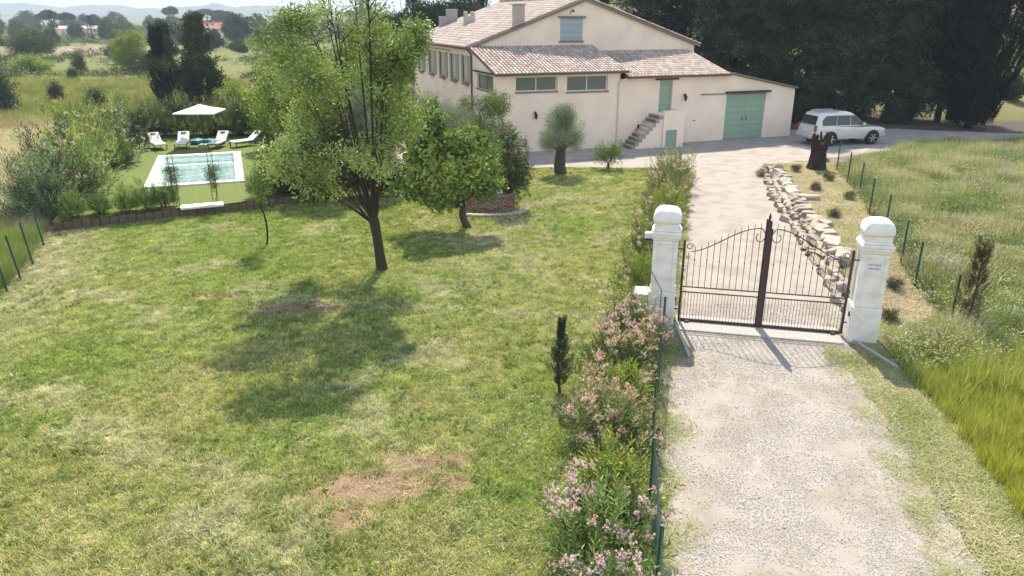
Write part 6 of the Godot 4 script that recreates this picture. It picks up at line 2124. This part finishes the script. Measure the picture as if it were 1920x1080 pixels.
# ---------------------------------------------------------------- loungers, parasol, stump, planter
func build_small_things() -> void:
	# lounger built once along +z (foot), then three copies
	var spots := [[-19.0, 40.2, -0.62, "sun lounger turned towards the parasol, first from the left hedge"], [-17.75, 40.5, -0.25, "sun lounger second from the left hedge, left of the blue-green air mattress"], [-15.85, 40.7, 0.0, "sun lounger facing straight down the pool, right of the blue-green air mattress"], [-14.45, 41.0, 0.7, "sun lounger turned away to the right, last in the row"]]
	var lo := thing("sun_lounger", spots[0][3], "sun lounger", P(spots[0][0], spots[0][1], 0.35), spots[0][2] * -1.0, "white loungers by the pool")
	lo.set_meta("base_name", "sun_lounger")
	lo.scale = Vector3.ONE * 0.9
	var s := Shape.new()
	s.box(Vector3(0, 0.34, 0.38), Vector3(0.66, 0.09, 1.25), 0.03)
	part(lo, "seat", s.mesh(), mats["white_cloth"])
	s = Shape.new()
	s.box(Vector3(0, 0.57, -0.56), Vector3(0.66, 0.08, 0.86), 0.03, Basis(Vector3.RIGHT, 0.62))
	part(lo, "backrest", s.mesh(), mats["white_cloth"])
	s = Shape.new()
	s.box(Vector3(0, 0.755, -0.74), Vector3(0.30, 0.05, 0.13), 0.02, Basis(Vector3.RIGHT, 0.62))
	part(lo, "headrest_strap", s.mesh(), mats["dark_frame"])
	s = Shape.new()
	for sd in [-1.0, 1.0]:
		s.box(Vector3(sd * 0.34, 0.275, 0.1), Vector3(0.04, 0.05, 1.85), 0.01)
	part(lo, "frame", s.mesh(), mats["dark_frame"])
	for sx in [-1.0, 1.0]:
		for z in [-0.72, 0.92]:
			s = Shape.new()
			s.box(Vector3(sx * 0.33, 0.13, z), Vector3(0.05, 0.28, 0.05), 0.008)
			part(lo, "leg", s.mesh(), mats["dark_frame"])
	for k in range(1, 4):
		copy_of(lo, P(spots[k][0], spots[k][1], 0.35), -spots[k][2], Vector3.ONE * 0.9, spots[k][3])
	# towel spread between the loungers
	s = Shape.new()
	for i in 8:
		for j in 4:
			var q := []
			for o in [[0, 0], [1, 0], [1, 1], [0, 1]]:
				var x: float = -0.9 + (i + o[0]) * 0.225
				var z: float = 0.3 - (j + o[1]) * 0.15
				q.push_back(Vector3(x, 0.22 + n_fine.get_noise_2d(x * 1.5, z * 1.5) * 0.12, z))
			s.quad(q[0], q[1], q[2], q[3])
			s.quad(q[0] - Vector3(0, 0.22, 0), q[3] - Vector3(0, 0.22, 0), q[2] - Vector3(0, 0.22, 0), q[1] - Vector3(0, 0.22, 0))
	s.box(Vector3(0, 0.11, 0), Vector3(1.78, 0.16, 0.55), 0.05)
	var towel := part(self, "pool_mattress", s.mesh(), mat("teal", Color(0.06, 0.24, 0.28), 0.7))
	towel.position = P(-16.8, 41.6, 0.36)
	tag(towel, "blue-green air mattress on the grass between two loungers", "air mattress")
	# parasol
	var um := thing("parasol", "open white garden parasol over the loungers", "parasol", P(-16.8, 41.0, 0.35))
	s = Shape.new()
	s.tube([Vector3(0, 0, 0), Vector3(0, 2.22, 0)], [0.020, 0.018], 8)
	s.tube([Vector3(0, 2.2, 0), Vector3(0, 2.30, 0)], [0.03, 0.01], 6)
	part(um, "pole", s.mesh(), mats["bark_grey"])
	s = Shape.new()
	s.box(Vector3(0, 0.05, 0), Vector3(0.55, 0.1, 0.55), 0.03)
	part(um, "foot", s.mesh(), mats["grey_stone"])
	s = Shape.new()
	var ring := []
	for k in 4:
		var a := TAU * (k + 0.5) / 4.0 + 0.06
		ring.push_back(Vector3(cos(a) * 1.52, 1.86, -sin(a) * 1.46))
	for k in 4:
		var a: Vector3 = ring[k]
		var b: Vector3 = ring[(k + 1) % 4]
		var t := Vector3(0, 2.22, 0)
		var ma := a.lerp(t, 0.5) - Vector3(0, 0.03, 0)
		var mb := b.lerp(t, 0.5) - Vector3(0, 0.03, 0)
		var mid := a.lerp(b, 0.5) - Vector3(0, 0.02, 0)
		var mm := mid.lerp(t, 0.5) - Vector3(0, 0.05, 0)
		s.quad(a, mid, mm, ma)
		s.quad(mid, b, mb, mm)
		s.tri(ma, mm, t)
		s.tri(mm, mb, t)
		s.quad(a - Vector3(0, 0.07, 0), b - Vector3(0, 0.07, 0), b, a)
	var canvas := mat("canvas", Color(0.84, 0.83, 0.79), 0.85)
	canvas.backlight_enabled = true
	canvas.backlight = Color(0.35, 0.34, 0.32)
	canvas.cull_mode = BaseMaterial3D.CULL_DISABLED
	part(um, "canopy", s.mesh(), canvas)
	for k in 4:
		s = Shape.new()
		s.tube([Vector3(0, 2.14, 0), ring[k] - Vector3(0, 0.02, 0)], [0.012, 0.009], 4)
		part(um, "rib", s.mesh(), mats["white_frame"])

	# dead stump with short forked arms
	rng.seed = 601
	var st := thing("dead_stump", "dark dead tree stump with stubby forked arms on the dry bank", "tree stump", P(13.95, 34.0, height(13.95, 34.0)), 0.4)
	st.scale = Vector3(0.78, 0.94, 0.78)
	s = Shape.new()
	var rings := []
	for q in [[-0.15, 0.60], [0.05, 0.52], [0.35, 0.42], [0.75, 0.36], [1.05, 0.40], [1.22, 0.46], [1.28, 0.30]]:
		var rr := PackedVector3Array()
		for k in 18:
			var a := -TAU * k / 18.0
			var j := 1.0 + 0.16 * sin(a * 5.0 + q[0] * 1.5) + n_fine.get_noise_2d(cos(a) * 1.5 + q[0], sin(a) * 1.5) * 0.35
			rr.push_back(Vector3(cos(a) * q[1] * j + q[0] * 0.05, q[0] + n_fine.get_noise_2d(a, 3.0) * 0.06, sin(a) * q[1] * j))
		rings.push_back(rr)
	s.loft(rings)
	part(st, "trunk", s.mesh(), mats["stump_wood"])
	for q in [[-0.42, 0.0, -0.62, 1.75, 0.13], [0.40, 0.1, 0.62, 1.70, 0.12], [-0.05, -0.25, -0.1, 1.62, 0.15], [0.15, 0.2, 0.35, 1.78, 0.10], [-0.25, 0.2, -0.2, 1.82, 0.09], [0.5, -0.1, 0.78, 1.45, 0.09]]:
		var arm := Shape.new()
		arm.tube([Vector3(q[0] * 0.5, 1.0, q[1] * 0.5), Vector3(q[0], 1.25, q[1]), Vector3(q[2] * 0.95, 1.48, q[1] * 1.1), Vector3(q[2] * 0.8, q[3], q[1] * 0.6)], [q[4] * 1.3, q[4] * 1.1, q[4] * 0.9, q[4] * 0.55], 7)
		part(st, "arm", arm.mesh(), mats["stump_wood"])

	# tufts planted on the bank
	rng.seed = 602
	var spots2 := [[12.8, 33.4, "small dark tuft on the bank just left of the dead stump"], [13.5, 31.5, "small tuft on the bank between the stump and the fence"], [12.2, 29.6, "small tuft on the bank, nearest the curve of the stones"], [12.9, 28.0, "small tuft on the bank beside the fence's middle posts"], [11.2, 25.3, "small tuft on the bank above the big flat slabs"], [9.25, 17.0, "small tuft beside the foot of the right gate pillar"], [10.3, 18.9, "small tuft behind the right gate pillar near the fence"], [15.0, 35.8, "small tuft on the bank right behind the dead stump"], [11.75, 34.3, "round tuft where the stones begin at the yard"]]
	for q in spots2:
		var t := thing("lavender_tuft", q[2], "plant", P(q[0], q[1], height(q[0], q[1])), rng.randf() * 6.0, "tufts planted on the bank")
		var sh := Shape.new()
		limb(sh, Vector3(0, -0.05, 0), Vector3(0, 0.12, 0), 0.02, 0.01, 0.05, 2, 5)
		part(t, "stem", sh.mesh(), mats["bark_brown"])
		var k: float = 1.7 if q[1] == 34.3 else 1.0
		var f := fill([[Vector3(0, 0.14, 0), Vector3(0.24, 0.15, 0.22) * k]], 42, -0.5, 3.0, 0.55 * k, Color(0.075, 0.085, 0.05), Color(0.17, 0.18, 0.09))
		foliage(t, "leaves", bunch("small", 44, 0.22, 0.06, 0.03, 0.2), mats["leaf_dark"], f[0], f[1])

	# curved brick planter with a white slab on top
	rng.seed = 603
	var pl := thing("brick_planter", "low curved brick planter with a white slab top behind the broad-leaved tree", "planter", P(-0.95, 28.4), 0.0)
	var core := Shape.new()
	var outline := PackedVector2Array()
	for k in 13:
		var a := PI * k / 12.0
		outline.push_back(Vector2(cos(a) * 1.0, -sin(a) * 0.72))
	core.prism(outline, 0.0, 0.62, Transform3D(Basis(Vector3.RIGHT, -PI / 2), Vector3.ZERO))
	part(pl, "core", core.mesh(), mats["mortar"])
	var bm := []
	for c in [Color(0.42, 0.22, 0.16), Color(0.48, 0.29, 0.22), Color(0.36, 0.19, 0.15), Color(0.50, 0.36, 0.29)]:
		var b := Shape.new()
		b.tint = c
		b.box(Vector3.ZERO, Vector3(0.225, 0.068, 0.08), 0.008)
		bm.push_back(b.mesh())
	for row in 8:
		for k in 11:
			var a := PI * (k + (0.5 if row % 2 == 0 else 0.05) + 0.2) / 11.6
			var o := part(pl, "brick", bm[rng.randi() % 4], mats["brick"])
			var p := Vector3(cos(a) * 1.0, 0.04 + row * 0.077, sin(a) * 0.72)
			var n := Vector3(cos(a) / 1.0, 0, sin(a) / 0.72).normalized()
			o.transform = Transform3D(Basis(Vector3.UP, atan2(n.x, n.z)), p + n * rng.randf_range(-0.004, 0.006))
	s = Shape.new()
	s.box(Vector3(-0.15, 0.68, 0.15), Vector3(1.5, 0.08, 0.55), 0.02)
	part(pl, "slab", s.mesh(), mats["coping_white"])
	# brick barbecue behind the trees
	var bq := thing("brick_barbecue", "small brick barbecue with a dark opening, glimpsed between the two lawn trees", "barbecue", P(-5.0, 32.6), 0.25)
	s = Shape.new()
	s.box(Vector3(-0.36, 0.42, 0), Vector3(0.12, 0.84, 0.56))
	s.box(Vector3(0.36, 0.42, 0), Vector3(0.12, 0.84, 0.56))
	s.box(Vector3(0, 0.42, -0.24), Vector3(0.60, 0.84, 0.08))
	part(bq, "core", s.mesh(), mats["mortar"])
	for sd in [-1.0, 1.0]:
		for row in 11:
			var o := part(bq, "brick", bm[rng.randi() % 4], mats["brick"])
			o.position = Vector3(sd * (0.36 + (0.012 if row % 2 == 0 else -0.012)), 0.04 + row * 0.075, 0.27)
	for row in 4:
		for k in 3:
			var o := part(bq, "brick", bm[rng.randi() % 4], mats["brick"])
			o.position = Vector3(-0.235 + k * 0.235, 0.60 + row * 0.075, 0.25)
	s = Shape.new()
	s.box(Vector3(0, 0.89, 0), Vector3(0.95, 0.08, 0.70), 0.02)
	part(bq, "slab", s.mesh(), mats["concrete"])
	# pale stone edging that sweeps round it
	var ed := thing("stone_edging", "pale curved stone edging on the grass below the brick planter", "edging", P(-0.95, 28.0))
	var em := Shape.new()
	em.box(Vector3.ZERO, Vector3(0.27, 0.12, 0.22), 0.03)
	var emm := em.mesh()
	for k in 14:
		var a := PI * (0.02 + 0.62 * k / 13.0)
		var o := part(ed, "stone", emm, mats["wall_stone"])
		o.transform = Transform3D(Basis(Vector3.UP, a + PI / 2 + rng.randfn() * 0.06), Vector3(cos(a) * 1.45, 0.03, sin(a) * 1.0))
	# white chair showing through the bushes by the house
	var chair := thing("garden_chair", "white garden chair half hidden by the bushes at the house corner", "chair", P(-1.75, 33.4), 0.5)
	s = Shape.new()
	s.box(Vector3(0, 0.44, 0), Vector3(0.46, 0.04, 0.46), 0.015)
	part(chair, "seat", s.mesh(), mats["white_cloth"])
	s = Shape.new()
	s.box(Vector3(0, 0.72, -0.22), Vector3(0.46, 0.5, 0.04), 0.015)
	part(chair, "backrest", s.mesh(), mats["white_cloth"])
	for sx in [-1.0, 1.0]:
		for sz in [-1.0, 1.0]:
			s = Shape.new()
			s.box(Vector3(sx * 0.2, 0.21, sz * 0.2), Vector3(0.04, 0.42, 0.04), 0.01)
			part(chair, "leg", s.mesh(), mats["white_cloth"])
